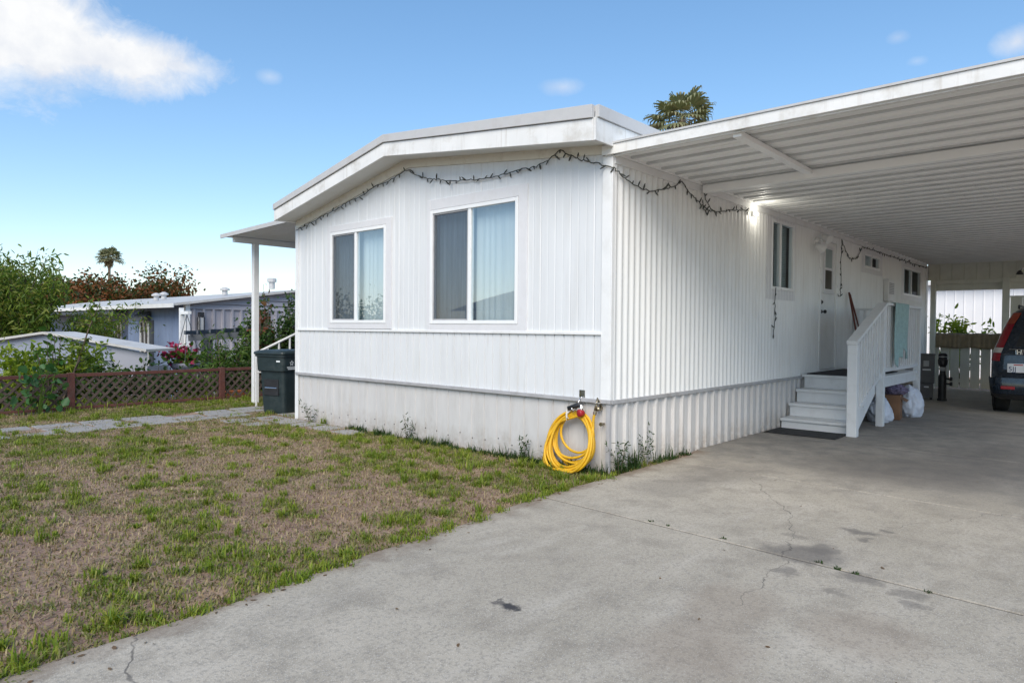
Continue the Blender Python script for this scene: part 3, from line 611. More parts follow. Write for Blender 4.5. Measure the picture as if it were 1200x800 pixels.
def window(plane, s0, s1, z0, z1, mull, screen_side, cas, back, label=None, fw=.045, dep=.05, tint=None, parent=home, cover=None):
    """frame is the part; casing, panes, screen, curtain its sub-parts. casing widths: left,right,bottom,top"""
    def B(mb, a, b, o0, o1, c, d):
        if plane == 'gable': mb.box(-o1, -o0, a, b, c, d)
        else: mb.box(a, b, -o1, -o0, c, d)
    f = MB(); e = .001
    B(f, s0 + e, s0 + fw, -dep, .022, z0 + e, z1 - e); B(f, s1 - fw, s1 - e, -dep, .022, z0 + e, z1 - e); B(f, s0 + fw + e, s1 - fw - e, -dep, .022, z0 + e, z0 + fw); B(f, s0 + fw + e, s1 - fw - e, -dep, .022, z1 - fw, z1 - e)
    if mull: B(f, mull - fw * .5, mull + fw * .5, -dep + .004, .014, z0 + fw + e, z1 - fw - e)
    fo = f.build('window', 'vinyl', parent, bevel=.004)
    if label: fo['label'] = label
    c = MB(); l, r, bo, t = cas
    B(c, s0 - l, s0 - .002, .0, .018, z0 - bo, z1 + t); B(c, s1 + .002, s1 + r, .0, .018, z0 - bo, z1 + t); B(c, s0 - .001, s1 + .001, .0, .0175, z0 - bo, z0 - .003); B(c, s0 - .001, s1 + .001, .0, .0175, z1 + .003, z1 + t)
    if cas[0]: c.build('casing', 'casing', fo, bevel=.003)
    cells = [(s0 + fw, s1 - fw)] if not mull else [(s0 + fw, mull - fw * .5), (mull + fw * .5, s1 - fw)]
    for i, (a, b) in enumerate(cells):
        p = MB(); o = -.018 if i == screen_side else -.006
        p.add([((-o, a, z0 + fw) if plane == 'gable' else (a, -o, z0 + fw)), ((-o, b, z0 + fw) if plane == 'gable' else (b, -o, z0 + fw)), ((-o, b, z1 - fw) if plane == 'gable' else (b, -o, z1 - fw)), ((-o, a, z1 - fw) if plane == 'gable' else (a, -o, z1 - fw))], [(0, 1, 2, 3)])
        p.build('pane', 'glass' if plane == 'gable' else 'glass_side', fo)
        if i == screen_side:
            q = MB(); B(q, a, a + .018, -.004, .008, z0 + fw, z1 - fw); B(q, b - .018, b, -.004, .008, z0 + fw, z1 - fw); B(q, a + .019, b - .019, -.004, .008, z0 + fw, z0 + fw + .018); B(q, a + .019, b - .019, -.004, .008, z1 - fw - .018, z1 - fw)
            q.build('screen_frame', 'greytrim', fo)
            q = MB(); oo = .002; pt = (lambda s_, z_: (-oo, s_, z_)) if plane == 'gable' else (lambda s_, z_: (s_, -oo, z_))
            q.add([pt(a + .018, z0 + fw + .018), pt(b - .018, z0 + fw + .018), pt(b - .018, z1 - fw - .018), pt(a + .018, z1 - fw - .018)], [(0, 1, 2, 3)]); q.build('insect_screen', 'screen', fo)
        cm = back[i]
        if cm:
            q = MB(); n = 60
            if cm == 'blind':
                zz = z0 + fw
                while zz < z1 - fw: B(q, a - .02, b + .02, -.10, -.094, zz, zz + .020); zz += .026
            else:
                def fn(u, w_):
                    s_ = a - .03 + u * (b - a + .06); o_ = -.13 + .007 * math.sin(u * (b - a) * 55 + 2 * math.sin(u * 9)) ; z_ = z0 + w_ * (z1 - z0)
                    return (-o_, s_, z_) if plane == 'gable' else (s_, -o_, z_)
                q.grid(fn, 80, 3)
            q.build('blind' if cm == 'blind' else 'curtain', cm, fo, smooth=cm != 'blind')
    q = MB(); D = .9; a, b = s0 - .3, s1 + .3                       # the dim room behind
    vs = [(a, -.06, z0 - .3), (b, -.06, z0 - .3), (b, -.06, z1 + .1), (a, -.06, z1 + .1), (a, -D, z0 - .3), (b, -D, z0 - .3), (b, -D, z1 + .1), (a, -D, z1 + .1)]
    q.add([(-o_, s_, z_) if plane == 'gable' else (s_, -o_, z_) for s_, o_, z_ in vs], [(4, 5, 6, 7), (0, 1, 5, 4), (2, 3, 7, 6), (0, 3, 7, 4), (1, 2, 6, 5)])
    q.build('room', 'interior', fo)
    return fo
window('gable', *W1, 1.985, 1, (.13, .055, .09, .13), ('curtain', 'darkcurtain'), 'larger gable window with a sheer curtain, right of the other')
window('gable', *W2, 4.255, 1, (.12, .065, .075, .09), ('curtain', 'darkcurtain'), 'smaller gable window further from the corner')
window('side', *SW[0], 4.45, 1 if False else -1, (.17, .05, .14, .05), (None, 'blind'), 'tall side window with a blind in its right half')
window('side', *SW[1], 9.3, -1, (.2, .2, .1, .1), ('darkcurtain', 'curtain'), 'small high side window')
window('side', *SW[2], 12.75, -1, (.22, .16, .1, .1), ('darkcurtain', None), 'side window nearest the far end of the wall')
# door
d = MB(); d.box(DOOR[0] + .05, DOOR[1] - .05, -.004, .04, DOOR[2] + .01, DOOR[3] - .06); door = d.build('door', 'white', home, bevel=.004)
m = MB(); m.box(DOOR[0] - .03, DOOR[0] + .048, -.035, .06, DOOR[2], DOOR[3] + .05); m.box(DOOR[1] - .048, DOOR[1] + .03, -.03, .06, DOOR[2], DOOR[3] + .05); m.box(DOOR[0] + .049, DOOR[1] - .049, -.03, .06, DOOR[3] - .055, DOOR[3] + .05); m.build('door_frame', 'vinyl', door, bevel=.005)
m = MB(); a, b, c, e = 6.38, 6.86, 2.12, 2.90
m.box(a, a + .05, -.022, -.005, c, e); m.box(b - .05, b, -.022, -.005, c, e); m.box(a + .051, b - .051, -.022, -.005, c, c + .05); m.box(a + .051, b - .051, -.022, -.005, e - .05, e); m.box(a + .051, b - .051, -.024, -.005, (c + e) / 2 - .02, (c + e) / 2 + .02); m.box(a - .03, b + .03, -.035, -.005, c - .03, c - .001)
m.build('door_window', 'casing', door, bevel=.003)
m = MB(); m.add([(a + .04, -.009, c + .04), (b - .04, -.009, c + .04), (b - .04, -.009, (c + e) / 2), (a + .04, -.009, (c + e) / 2)], [(0, 1, 2, 3)]); m.build('door_pane', 'carglass', door)
m = MB(); m.add([(a + .04, -.009, (c + e) / 2), (b - .04, -.009, (c + e) / 2), (b - .04, -.009, e - .04), (a + .04, -.009, e - .04)], [(0, 1, 2, 3)]); m.build('door_pane', 'blind', door)
m = MB(); m.lathe([(.03, 0), (.03, -.01), (.012, -.014), (.012, -.04), (.03, -.05), (.032, -.07), (.02, -.085)], (6.30, -.005, 1.78), 12, 'y'); m.build('knob', 'black', door, smooth=True)
m = MB(); m.lathe([(.035, 0), (.033, -.015), (.02, -.02), (.018, -.03)], (6.29, -.005, 1.94), 12, 'y'); m.build('deadbolt', 'black', door, smooth=True)
# electric panel box
t = thing('electric_box', (10.45, 0, 2.17), 'white louvred electric box on the side wall above the landing rail', 'electric box')
box('case', 'white', t, 10.2, 10.72, -.11, -.018, 2.1, 2.56, bevel=.008)
m = MB()
for k in range(7): m.box(10.27, 10.65, -.117, -.111, 2.25 + k * .035, 2.272 + k * .035)
m.build('louvre', 'greytrim', t)
m = MB(); m.box(10.33, 10.43, -.09, -.018, 1.6, 2.099); m.build('conduit', 'white', t)
# floodlight
t = thing('floodlight', (5.95, 0, 2.8), 'white twin floodlight beside the door', 'floodlight')
m = MB(); m.lathe([(.05, 0), (.05, -.03), (.03, -.05)], (5.92, -.016, 2.92), 14, 'y'); m.build('mount', 'vinyl', t, smooth=True)
for dx, dz in ((-.16, -.13), (.09, .05)):
    m = MB(); m.T = Matrix.Translation((5.92 + dx, -.15, 2.92 + dz)) @ Matrix.Rotation(R(-30 if dx < 0 else 20), 4, 'Y') @ Matrix.Rotation(R(35), 4, 'X'); m.lathe([(.03, .07), (.05, .05), (.055, 0), (.075, -.05), (.08, -.08), (.06, -.082)], (0, 0, 0), 14, 'y'); m.build('lamp_head', 'vinyl', t, smooth=True)
    m = MB(); m.tube([(5.92, -.05, 2.92), (5.92 + dx * .6, -.10, 2.92 + dz * .6), (5.92 + dx, -.14, 2.92 + dz)], .014, 6); m.build('arm', 'vinyl', t)
# lit lamp whose glow shows on the carport ceiling
t = thing('wall_lamp', (3.4, 0, 3.02), 'small lit white lamp high on the side wall under the carport roof', 'lamp')
box('lamp_base', 'vinyl', t, 3.33, 3.47, -.05, -.032, 3.0, 3.06, bevel=.004)
box('diffuser', 'ledlamp', t, 3.35, 3.45, -.075, -.051, 3.01, 3.05, bevel=.005)
pl0 = bpy.data.lights.new('lamp_light', 'POINT'); pl0.energy = 1.6; pl0.shadow_soft_size = .06; pl0.color = (1, .95, .82); po = bpy.data.objects.new('lamp_light', pl0); COL.objects.link(po); po.location = (3.4, -.16, 3.02)

# ================================================================== STRING LIGHTS
bulb_me = None
def string_lights(pts, label, step=.11, r=.0055, name='string_lights'):
    global bulb_me
    t = thing(name, pts[0], label, 'string lights', 'string lights on the white house')
    P_ = []
    for a, b in zip(pts, pts[1:]):
        a, b = Vector(a), Vector(b); n = max(2, int((b - a).length / .04)); sag = .0
        for i in range(n): P_.append(a.lerp(b, i / n) + Vector((random.gauss(0, .004), random.gauss(0, .004), random.gauss(0, .006))))
    P_.append(Vector(pts[-1]))
    m = MB(); m.tube(P_, r, 5); m.build('wire', 'wire', t)
    if bulb_me is None:
        q = MB(); q.lathe([(.006, 0), (.007, .018), (.0085, .02), (.0085, .035), (.005, .055), (.001, .062)], (0, 0, 0), 6); tmp = q.build('bulb', 'bulb'); bulb_me = tmp.data; bpy.data.objects.remove(tmp)
    acc = 0
    for a, b in zip(P_, P_[1:]):
        acc += (b - a).length
        if acc > step:
            acc = 0; o = bpy.data.objects.new('bulb', bulb_me); COL.objects.link(o); o.parent = t; o.location = b - t.location
            o.rotation_euler = (random.uniform(-.9, .9) + (PI if random.random() < .6 else 0), random.uniform(-.9, .9), 0); s_ = random.uniform(.8, 1.2); o.scale = (s_, s_, s_)
def sag(a, b, d, n=8): 
    a, b = Vector(a), Vector(b); return [tuple(a.lerp(b, i / n) - Vector((0, 0, d * 4 * (i / n) * (1 - i / n)))) for i in range(n + 1)]
G = -.035
l1 = [(G, y, gtop(y) - .085 - .02 * abs(math.sin(y * 5))) for y in np.linspace(5.78, 3.05, 26)]
string_lights(l1, 'dark light string bunched along the left slope of the gable under the eave', step=.075)
l2 = [(G, 3.05, 3.45)] + sag((G, 3.05, 3.45), (G, 2.55, 3.28), .03) + sag((G, 2.55, 3.28), (G, 1.15, 3.2), .06) + sag((G, 1.15, 3.2), (G, .62, 3.32), .05) + [(G, .55, 3.27)] + sag((G, .55, 3.27), (G, .14, 3.1), .015) + [(G, 0, 3.05), (-.02, -.045, 3.04)]
string_lights(l2, 'dark light string drooping over the tops of both gable windows to the wall corner', step=.085)
l3 = [(0, G, 3.03)] + sag((0.02, G, 3.03), (.95, G, 2.98), .09) + sag((.95, G, 2.98), (1.35, G, 3.13), .02) + sag((1.35, G, 3.13), (1.85, G, 2.93), .01) + sag((1.85, G, 2.93), (2.6, G, 2.98), .05) + [(3.2, G, 3.05)]
string_lights(l3, 'dark light string zigzagging along the top of the ribbed side wall near the corner', step=.085)
string_lights([(1.9, G, 3.1), (1.96, G, 3.0), (2.05, G - .02, 2.92), (2.0, G, 2.85), (1.9, G, 2.9), (1.88, G, 3.0)], 'looped tangle of dark light wire under the carport beam end', step=.05)
string_lights([(4.2, G, 2.08), (4.18, G, 1.9), (4.2, G, 1.7), (4.17, G, 1.55), (4.14, G, 1.4)], 'short light string hanging from the sill of the tall side window', step=.09)
string_lights([(7.25, G, 3.08), (7.22, G, 2.7), (7.25, G, 2.4), (7.23, G, 2.07), (7.1, G, 2.07)], 'light string hanging straight down on the right of the door', step=.1)
string_lights(sag((7.25, G, 3.08), (8.5, G, 3.05), .28, 12), 'light string swagged between the door and the small high window', step=.1)
string_lights([(8.5, G, 3.07), (10, G, 3.075), (12, G, 3.07), (14.2, G, 3.08)], 'light string stapled along the wall top towards the far end', step=.16)

# ================================================================== CARPORT
CV = -4.7; cp = thing('carport', (7, -3, 0), 'white steel carport with a ribbed roof along the side of the mobile home', 'carport')
m = MB(); n = int((LEN + .3) / .1)                                   # ribs run out from the house, one every 20 cm
xs = []; x = -.02
while x < LEN + .25: xs += [(x, 0), (x + .115, 0), (x + .122, -.014), (x + .150, -.014), (x + .157, 0), (x + .262, 0)]; x += .305
def cz(y): return 3.195 + (y * .004)
V = []; 
for (x, o_) in xs: V += [(x, -.015, cz(0) + o_), (x, CV, cz(CV) + o_)]
m.add(V, [(2 * i, 2 * i + 1, 2 * i + 3, 2 * i + 2) for i in range(len(xs) - 1)]); m.build('roof_panel', 'carport', cp)
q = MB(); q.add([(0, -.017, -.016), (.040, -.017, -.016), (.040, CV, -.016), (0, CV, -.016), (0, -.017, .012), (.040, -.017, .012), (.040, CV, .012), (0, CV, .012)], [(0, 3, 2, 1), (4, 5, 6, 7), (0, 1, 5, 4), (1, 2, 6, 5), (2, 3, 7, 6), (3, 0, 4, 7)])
strip = q.build('rib_shade_strip', 'rib_shade', cp); base = strip.location.copy(); x = .244 ; first = True
while x < LEN - .05:                                          # one grey strip per pan joint, its tone standing in for rib shading
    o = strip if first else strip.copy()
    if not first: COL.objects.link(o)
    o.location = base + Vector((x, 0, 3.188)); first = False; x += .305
m = MB(); m.box(-.05, -.022, .09, CV, 3.165, 3.262);  m.box(-.0495, .05, .06, .09, 3.165, 3.262); m.box(-.0215, .03, .06, CV, 3.150, 3.158); m.build('front_gutter', 'fascia', cp, bevel=.003)
m = MB(); m.box(-.062, -.0, .07, CV, 3.263, 3.281); m.build('gutter_cap', 'roofedge', cp)
m = MB(); m.box(-.02, LEN, -.02, CV, 3.215, 3.258); m.build('roof_deck', 'carport', cp)
m = MB(); m.box(1.82, 1.92, -.062, CV, 3.07, 3.16); m.build('beam', 'carport', cp, bevel=.006)
m = MB(); m.beam((.02, -1.27, 3.145), (1.82, -1.27, 3.135), .08, .045); m.build('brace', 'carport', cp, bevel=.005)
m = MB(); m.box(.0, LEN - .2, -.06, -.031, 3.165, 3.2); m.build('wall_ledger', 'carport', cp, bevel=.003)
for x in (.4, 7.2, 14.0): box('post', 'carport', cp, x, x + .09, CV + .05, CV + .14, 0.03, 3.17, bevel=.005)
m = MB(); m.box(-.05, LEN + .1, CV - .03, CV - .001, 3.08, 3.27); m.build('side_gutter', 'fascia', cp)
# end wall of the carport
EX = LEN + .02
m = MB(); S = [(y, 0) for y in ()]
pv = []; y = CV
while y < -.02: pv += [(EX, y), (EX, min(-.02, y + .24)), (EX + .012, min(-.02, y + .245)), (EX + .012, min(-.02, y + .255))]; y += .26
mm = MB(); vs = []
for (x, y) in pv: vs += [(x, y, 2.765), (x, y, 3.185)]
mm.add(vs, [(2 * i, 2 * i + 1, 2 * i + 3, 2 * i + 2) for i in range(len(pv) - 1)]); mm.build('end_wall_band', 'olivewall', cp)
m = MB(); m.box(EX - .05, EX + .05, -.22, CV, 2.66, 2.764); m.box(EX + .01, EX + .04, -.22, CV, 2.50, 2.659); m.build('end_header', 'olivewall', cp, bevel=.004)
box('end_post', 'olivewall', cp, EX - .07, EX + .05, -.215, -.1, .03, 2.764, bevel=.004); box('end_post', 'olivewall', cp, EX - .09, EX + .03, -1.74, -1.6, .03, 2.79, bevel=.004); box('end_post', 'olivewall', cp, EX - .09, EX + .03, -4.2, -4.08, .03, 2.79)
m = MB(); y = -1.75
while y > CV: m.box(EX + .032, EX + .05, y, y - .235, .03, 2.30); y -= .24
m.build('end_wall_panel', 'olivewall', cp)
m = MB(); m.box(EX - .01, EX + .03, -1.745, CV, 2.30, 2.34); m.build('end_rail', 'olivewall', cp)
# lamp on the end wall
t = thing('gooseneck_lamp', (EX, -2.0, 2.8), 'black and white gooseneck lamp on the carport end wall above the car', 'lamp')
m = MB(); m.tube([(EX - .0, -2.2, 2.78), (EX - .12, -2.16, 2.95), (EX - .18, -2.08, 3.0), (EX - .2, -1.98, 2.97), (EX - .2, -1.94, 2.9)], .022, 8); m.build('neck', 'chrome', t, smooth=True)
m = MB(); m.lathe([(.02, .06), (.05, .03), (.075, -.03), (.07, -.03), (.045, .02)], (EX - .2, -1.94, 2.86), 14); m.build('lamp_shade', 'black', t, smooth=True)
# board fence closing the end, tan canvas hung over it
t = thing('board_fence', (EX + .2, -.9, 0), 'pale board fence with gaps closing the far end of the carport', 'fence')
for k in range(7): box('board', 'boards', t, EX + .1, EX + .12, -.1 - k * .215, -.1 - k * .215 - (.2 if k % 2 else .19), .06, 1.36)
box('rail', 'boards', t, EX + .121, EX + .16, -.1, -1.6, 1.2, 1.29); box('rail', 'boards', t, EX + .121, EX + .16, -.1, -1.6, .2, .29)
m = MB()
def fn(u, v):
    y = -.125 - u * 1.46; f_ = .012 * math.sin(u * 34 + math.sin(u * 11) * 2) * (1 - .5 * v) + .006 * math.sin(u * 90)
    if v > .85: return (EX + .1 + (v - .85) * .5 - .025 + f_, y, 1.43 + .006 * math.sin(u * 21))
    return (EX + .045 + f_ - .03 * (1 - v), y, 1.06 + (v / .85) * .37 + .012 * math.sin(u * 13) * (1 - v))
m.grid(fn, 90, 10); o = m.build('canvas_sheet', 'tan', None, smooth=True, solid=.004); tag(o, 'tan canvas sheet hung over the top of the board fence', 'canvas')

# ================================================================== ENTRY STEPS
es = thing('entry_steps', (5.5, -.5, 0), 'white wooden entry steps with landing and railing at the side door', 'steps')
U = [4.44, 4.77, 5.06, 5.38]; Z = [.178, .37, .565, .775]; V0, V1 = -.06, -.98; gy = .03
for i in range(4):
    z0 = gy if i == 0 else Z[i - 1]
    box('riser', 'white2', es, U[i], U[i] + .02, V0, V1, z0 + .001, Z[i] - .041, bevel=.002)
    if i < 3: box('tread', 'white2', es, U[i] - .035, U[i + 1] - .001, V0 + .01, V1 - .04, Z[i] - .04, Z[i], bevel=.006)
U3 = 8.02
m = MB()
for k in range(19): m.box(U[3] - .035 + k * .14, U[3] - .035 + k * .14 + .134, V0 + .03, -1.10, .735, .775)
m.build('landing_deck', 'white2', es, bevel=.003)
box('rim_board', 'white2', es, 5.75, U3, -1.07, -1.035, .60, .733, bevel=.003)
box('rim_board', 'white2', es, U3 - .04, U3, -1.03, -.03, .60, .733)
for side in (V1 - .001,):
    m = MB(); m.prism([(U[0] + .0, gy), (U[0] + .0, Z[0] - .043), (U[1], Z[0] - .043), (U[1], Z[1] - .043), (U[2], Z[1] - .043), (U[2], Z[2] - .043), (U[3], Z[2] - .043), (U[3], .733), (5.70, .733), (5.70, .56), (4.72, gy)], side, side - .035, 'y'); m.build('stringer', 'white2', es, bevel=.003)
RY = -1.075
newel = box('newel_post', 'white2', es, 4.20, 4.325, RY - .065, RY + .06, gy, 1.275, bevel=.006)
m = MB(); m.add([(4.19, RY - .075, 1.276), (4.335, RY - .075, 1.276), (4.335, RY + .07, 1.276), (4.19, RY + .07, 1.276), (4.22, RY - .04, 1.30), (4.31, RY - .04, 1.30), (4.31, RY + .035, 1.30), (4.22, RY + .035, 1.30)], [(0, 3, 2, 1), (4, 5, 6, 7), (0, 1, 5, 4), (1, 2, 6, 5), (2, 3, 7, 6), (3, 0, 4, 7)]); m.build('post_cap', 'white2', newel)
box('landing_post', 'white2', es, 5.62, 5.73, RY - .05, RY + .05, gy, 1.80, bevel=.005)
box('landing_post', 'white2', es, U3 + .01, U3 + .10, RY - .05, RY + .05, gy, 1.85, bevel=.005)
box('landing_post', 'white2', es, U3 + .01, U3 + .09, -.12, -.04, gy, 1.84, bevel=.005)
box('support_post', 'white2', es, 6.9, 6.99, -1.03, -.95, gy, .6)
sl = (1.85 - 1.295) / (5.72 - 4.26)
m = MB(); m.beam((4.19, RY, 1.300), (5.74, RY, 1.300 + sl * 1.5), .14, .045, (0, 0, 1)); m.build('handrail', 'white2', es, bevel=.006)
m = MB(); m.box(5.74, U3 + .12, RY - .065, RY + .065, 1.852, 1.892); m.build('handrail', 'white2', es, bevel=.005)
m = MB(); m.box(U3 - .01, U3 + .11, RY + .07, -.03, 1.842, 1.88); m.build('handrail', 'white2', es, bevel=.005)
m = MB(); m.beam((4.33, RY, .31), (5.62, RY, .31 + sl * 1.32), .045, .06); m.build('bottom_rail', 'white2', es, bevel=.003)
m = MB(); m.box(5.735, U3, RY - .022, RY + .022, .84, .90); m.build('bottom_rail', 'white2', es, bevel=.003)
k = 0
for x in np.arange(4.44, 5.6, .135):
    zb = .31 + sl * (x - 4.3); box('baluster', 'white2', es, x - .02, x + .02, RY - .02, RY + .02, zb, 1.28 + sl * (x - 4.26), bevel=.002)
for x in np.arange(5.86, U3 - .02, .135): box('baluster', 'white2', es, x - .02, x + .02, RY - .021, RY + .021, .9, 1.853, bevel=.002)
for y in np.arange(-.22, -1.0, -.13): box('baluster', 'white2', es, U3 + .03, U3 + .065, y - .018, y + .018, .76, 1.843)
# things on and around the steps
m = MB(); m.box(3.78, 4.36, -.06, -1.0, .0345, .044); o = m.build('doormat', 'rubber', bevel=.003); tag(o, 'black rubber mat on the concrete at the foot of the steps', 'doormat')
m = MB(); m.box(5.36, 7.2, -.1, -.97, .779, .795); o = m.build('doormat', 'mat', bevel=.005); tag(o, 'dark mat covering the landing in front of the door', 'doormat')
t = thing('broom', (7.5, -.3, .78), 'broom with a dark red handle leaning on the wall right of the door', 'broom')
m = MB(); m.tube([(7.64, -.06, 2.16), (7.46, -.34, .90)], .017, 8); m.build('handle', 'redwood', t, smooth=True)
m = MB(); m.T = Matrix.Translation((7.445, -.36, .80)); m.prism([(-.05, .13), (.05, .13), (.15, -.0), (-.15, -.0)], -.03, .03, 'y'); m.build('bristles', 'darkgrey', t)
m = MB(); m.tube([(7.66, -.07, 2.13), (7.8, -.2, 1.5), (7.94, -.36, .80)], .015, 8); o = m.build('wooden_pole', 'redwood', smooth=True); tag(o, 'dark red wooden pole crossing the broom handle on the landing', 'pole')
m = MB()
def fn(u, v):
    x = 6.10 + u * .86 + .02 * math.sin(v * 5) * (u - .5); z_out = 1.895 - (v) * 1.0
    f_ = .02 * math.sin(u * 19 + 3 * v) * (.3 + v)
    drop = v * (.86 + .10 * math.sin(u * 6 + 1) + .04 * math.sin(u * 17))
    return (x + .03 * v * math.sin(u * 5), RY - .072 - .012 + f_ * .8 - .01, 1.90 - drop)
m.grid(fn, 40, 26); m.grid(lambda u, v: (6.10 + u * .86, RY - .08 + v * .16, 1.899 + .003 * math.sin(u * 30)), 40, 5)
m.grid(lambda u, v: (6.12 + u * .8, RY + .082 + .008 * math.sin(u * 20), 1.898 - v * .35), 40, 8)
o = m.build('towel', 'teal', None, smooth=True, solid=.006); tag(o, 'teal towel hanging over the landing rail', 'towel')
def bag(name, c, rx, ry, rz, seed, mat, label, cat, top=.35):
    bm = bmesh.new(); bmesh.ops.create_icosphere(bm, subdivisions=5, radius=1)
    for v in bm.verts:
        p = v.co.copy(); n_ = noise.noise(p * 1.6 + Vector((seed, 0, 0))) * .22 + noise.noise(p * 4 + Vector((0, seed, 0))) * .10 + abs(noise.noise(p * 7 + Vector((0, 0, seed)))) * .09
        q = p * (1 + n_)
        z = max(q.z, -.72); s_ = 1.08 - max(0, z) * top
        v.co = Vector((c[0] + q.x * rx * s_, c[1] + q.y * ry * s_, c[2] + (z + .72) * rz))
    me = bpy.data.meshes.new(name); bm.to_mesh(me); bm.free(); me.materials.append(M[mat])
    for p in me.polygons: p.use_smooth = True
    o = bpy.data.objects.new(name, me); COL.objects.link(o); tag(o, label, cat); return o
bag('garbage_bag', (6.25, -.93, .03), .22, .17, .23, 3, 'bag', 'white plastic bag slumped behind the landing post, left of the brown box', 'bag')
bag('garbage_bag', (7.42, -1.12, .03), .21, .18, .30, 9, 'bag', 'full white plastic bag standing right of the brown box', 'bag', .2)
bag('cloth_bundle', (6.95, -.98, .43), .26, .2, .10, 21, 'purple', 'patterned purple cloth bundle lying on top of the brown box', 'cloth')
m = MB(); m.T = Matrix.Translation((6.82, -.94, .031)) @ Matrix.Rotation(R(8), 4, 'Z'); m.box(-.2, .2, -.17, .17, 0, .40); t = m.build('cardboard_box', 'card', bevel=.006); tag(t, 'brown cardboard box between two white bags under the landing', 'box')
m = MB(); m.T = Matrix.Translation((6.82, -.94, .031)) @ Matrix.Rotation(R(8), 4, 'Z'); m.add([(-.2, -.172, .35), (.2, -.172, .35), (.2, -.26, .30), (-.2, -.26, .30)], [(0, 1, 2, 3)]); m.build('flap', 'card', t, solid=.004)
# cabinet and canister at the far end
t = thing('equipment_cabinet', (11.0, -.6, .03), 'dark grey two part equipment cabinet with a grey label beside the landing', 'cabinet')
T = Matrix.Translation((11.05, -.66, .03)) @ Matrix.Rotation(R(14), 4, 'Z')
def cb(name, mat, *b, bevel=.01):
    m = MB(); m.T = T; m.box(*b); return m.build(name, mat, t, bevel=bevel)
up_ = cb('upper_case', 'charcoal', -.16, .16, -.15, .15, .34, .94); cb('lid', 'charcoal', -.175, .175, -.165, .165, .941, .965); cb('lower_case', 'charcoal', -.14, .14, -.13, .13, .04, .338)
cb('label_plate', 'label', -.166, -.1605, -.045, .055, .70, .82, bevel=.004); cb('lettering', 'print', -.164, -.1605, -.08, .07, .615, .645, bevel=0); cb('lettering', 'print', -.145, -.1405, -.05, .04, .25, .28, bevel=0)
for sx in (-1, 1): cb('foot', 'black', -.13, .13, sx * .1 - .02, sx * .1 + .02, 0, .039)
m = MB(); q = [(10.82 + .05 * math.sin(a * .5), -.46 + .16 * math.sin(a), .20 + .17 * math.cos(a)) for a in np.linspace(-.4, 3.6, 24)]; m.tube(q, [.026 + .004 * (i % 2) for i in range(24)], 8); o = m.build('hose', 'beigehose', smooth=True); tag(o, 'short beige corrugated hose curled against the dark cabinet', 'hose')
t = thing('canister_machine', (10.85, -.92, .03), 'tall black canister machine with side knobs standing right of the dark cabinet', 'machine')
m = MB(); m.lathe([(.09, 0), (.09, .04), (.075, .05), (.075, .5), (.06, .55), (.055, .62)], (10.85, -1.0, .03), 14); m.build('tank', 'black', t, smooth=False)
m = MB(); m.lathe([(.058, .62), (.06, .70)], (10.85, -1.0, .03), 14); m.build('collar', 'label', t, smooth=True)
m = MB(); m.lathe([(.055, .70), (.085, .76), (.09, .84), (.075, .88), (.08, .90), (.08, .96), (.05, .99)], (10.85, -1.0, .03), 14); m.build('head', 'black', t)
m = MB(); m.lathe([(.083, .905), (.083, .925)], (10.85, -1.0, .03), 14); m.build('band', 'label', t)
for z in (.36, .46): m = MB(); m.lathe([(.02, 0), (.02, -.07), (.04, -.075), (.04, -.12)], (10.83, -1.06, .03 + z), 10, 'y'); m.build('knob', 'black', t)
m = MB(); m.lathe([(.09, -.03), (.09, .03)], (10.9, -.98, .12), 12, 'y'); m.build('wheel', 'black', t)

# ================================================================== HOSE + TAP
t = thing('garden_hose', (-.08, .4, 0), 'coiled yellow garden hose hanging on the gable skirting at the wall corner', 'hose')
pts = []; loops = [(.20, .36, .33), (.215, .46, .36), (.235, .52, .38), (.23, .50, .35), (.25, .43, .35), (.255, .55, .37), (.245, .53, .39), (.27, .575, .38), (.26, .54, .36), (.275, .58, .38), (.25, .56, .355), (.265, .57, .36)]
hz = .61
for k, (rx, L_, cy) in enumerate(loops):
    N = 40
    for i in range(N):
        a = 2 * PI * i / N; nx_ = loops[min(k + 1, len(loops) - 1)]; f_ = i / N
        rx_ = rx * (1 - f_) + nx_[0] * f_; L2 = L_ * (1 - f_) + nx_[1] * f_; cc = cy * (1 - f_) + nx_[2] * f_
        w = 1 - math.cos(a)
        z = hz - .018 * (k % 3) - L2 * .5 * w; y = cc + rx_ * math.sin(a) * (1 + .10 * (w - 1)) + .03 * math.sin(k * 2.4) * (w / 2)
        x = -.050 - .008 * k * (.35 + .65 * math.sin(PI * f_)) - .12 * (w / 2) * (.3 + k / 13) + .006 * math.sin(a * 3 + k)
        pts.append((x, y, max(.035, z)))
pts += [(-.12, .57, .47), (-.14, .655, .30), (-.15, .70, .15), (-.165, .69, .06), (-.18, .62, .032), (-.19, .50, .03), (-.19, .35, .04), (-.17, .20, .12), (-.12, .135, .3), (-.09, .13, .45), (-.085, .13, .55), (-.08, .12, .61)]
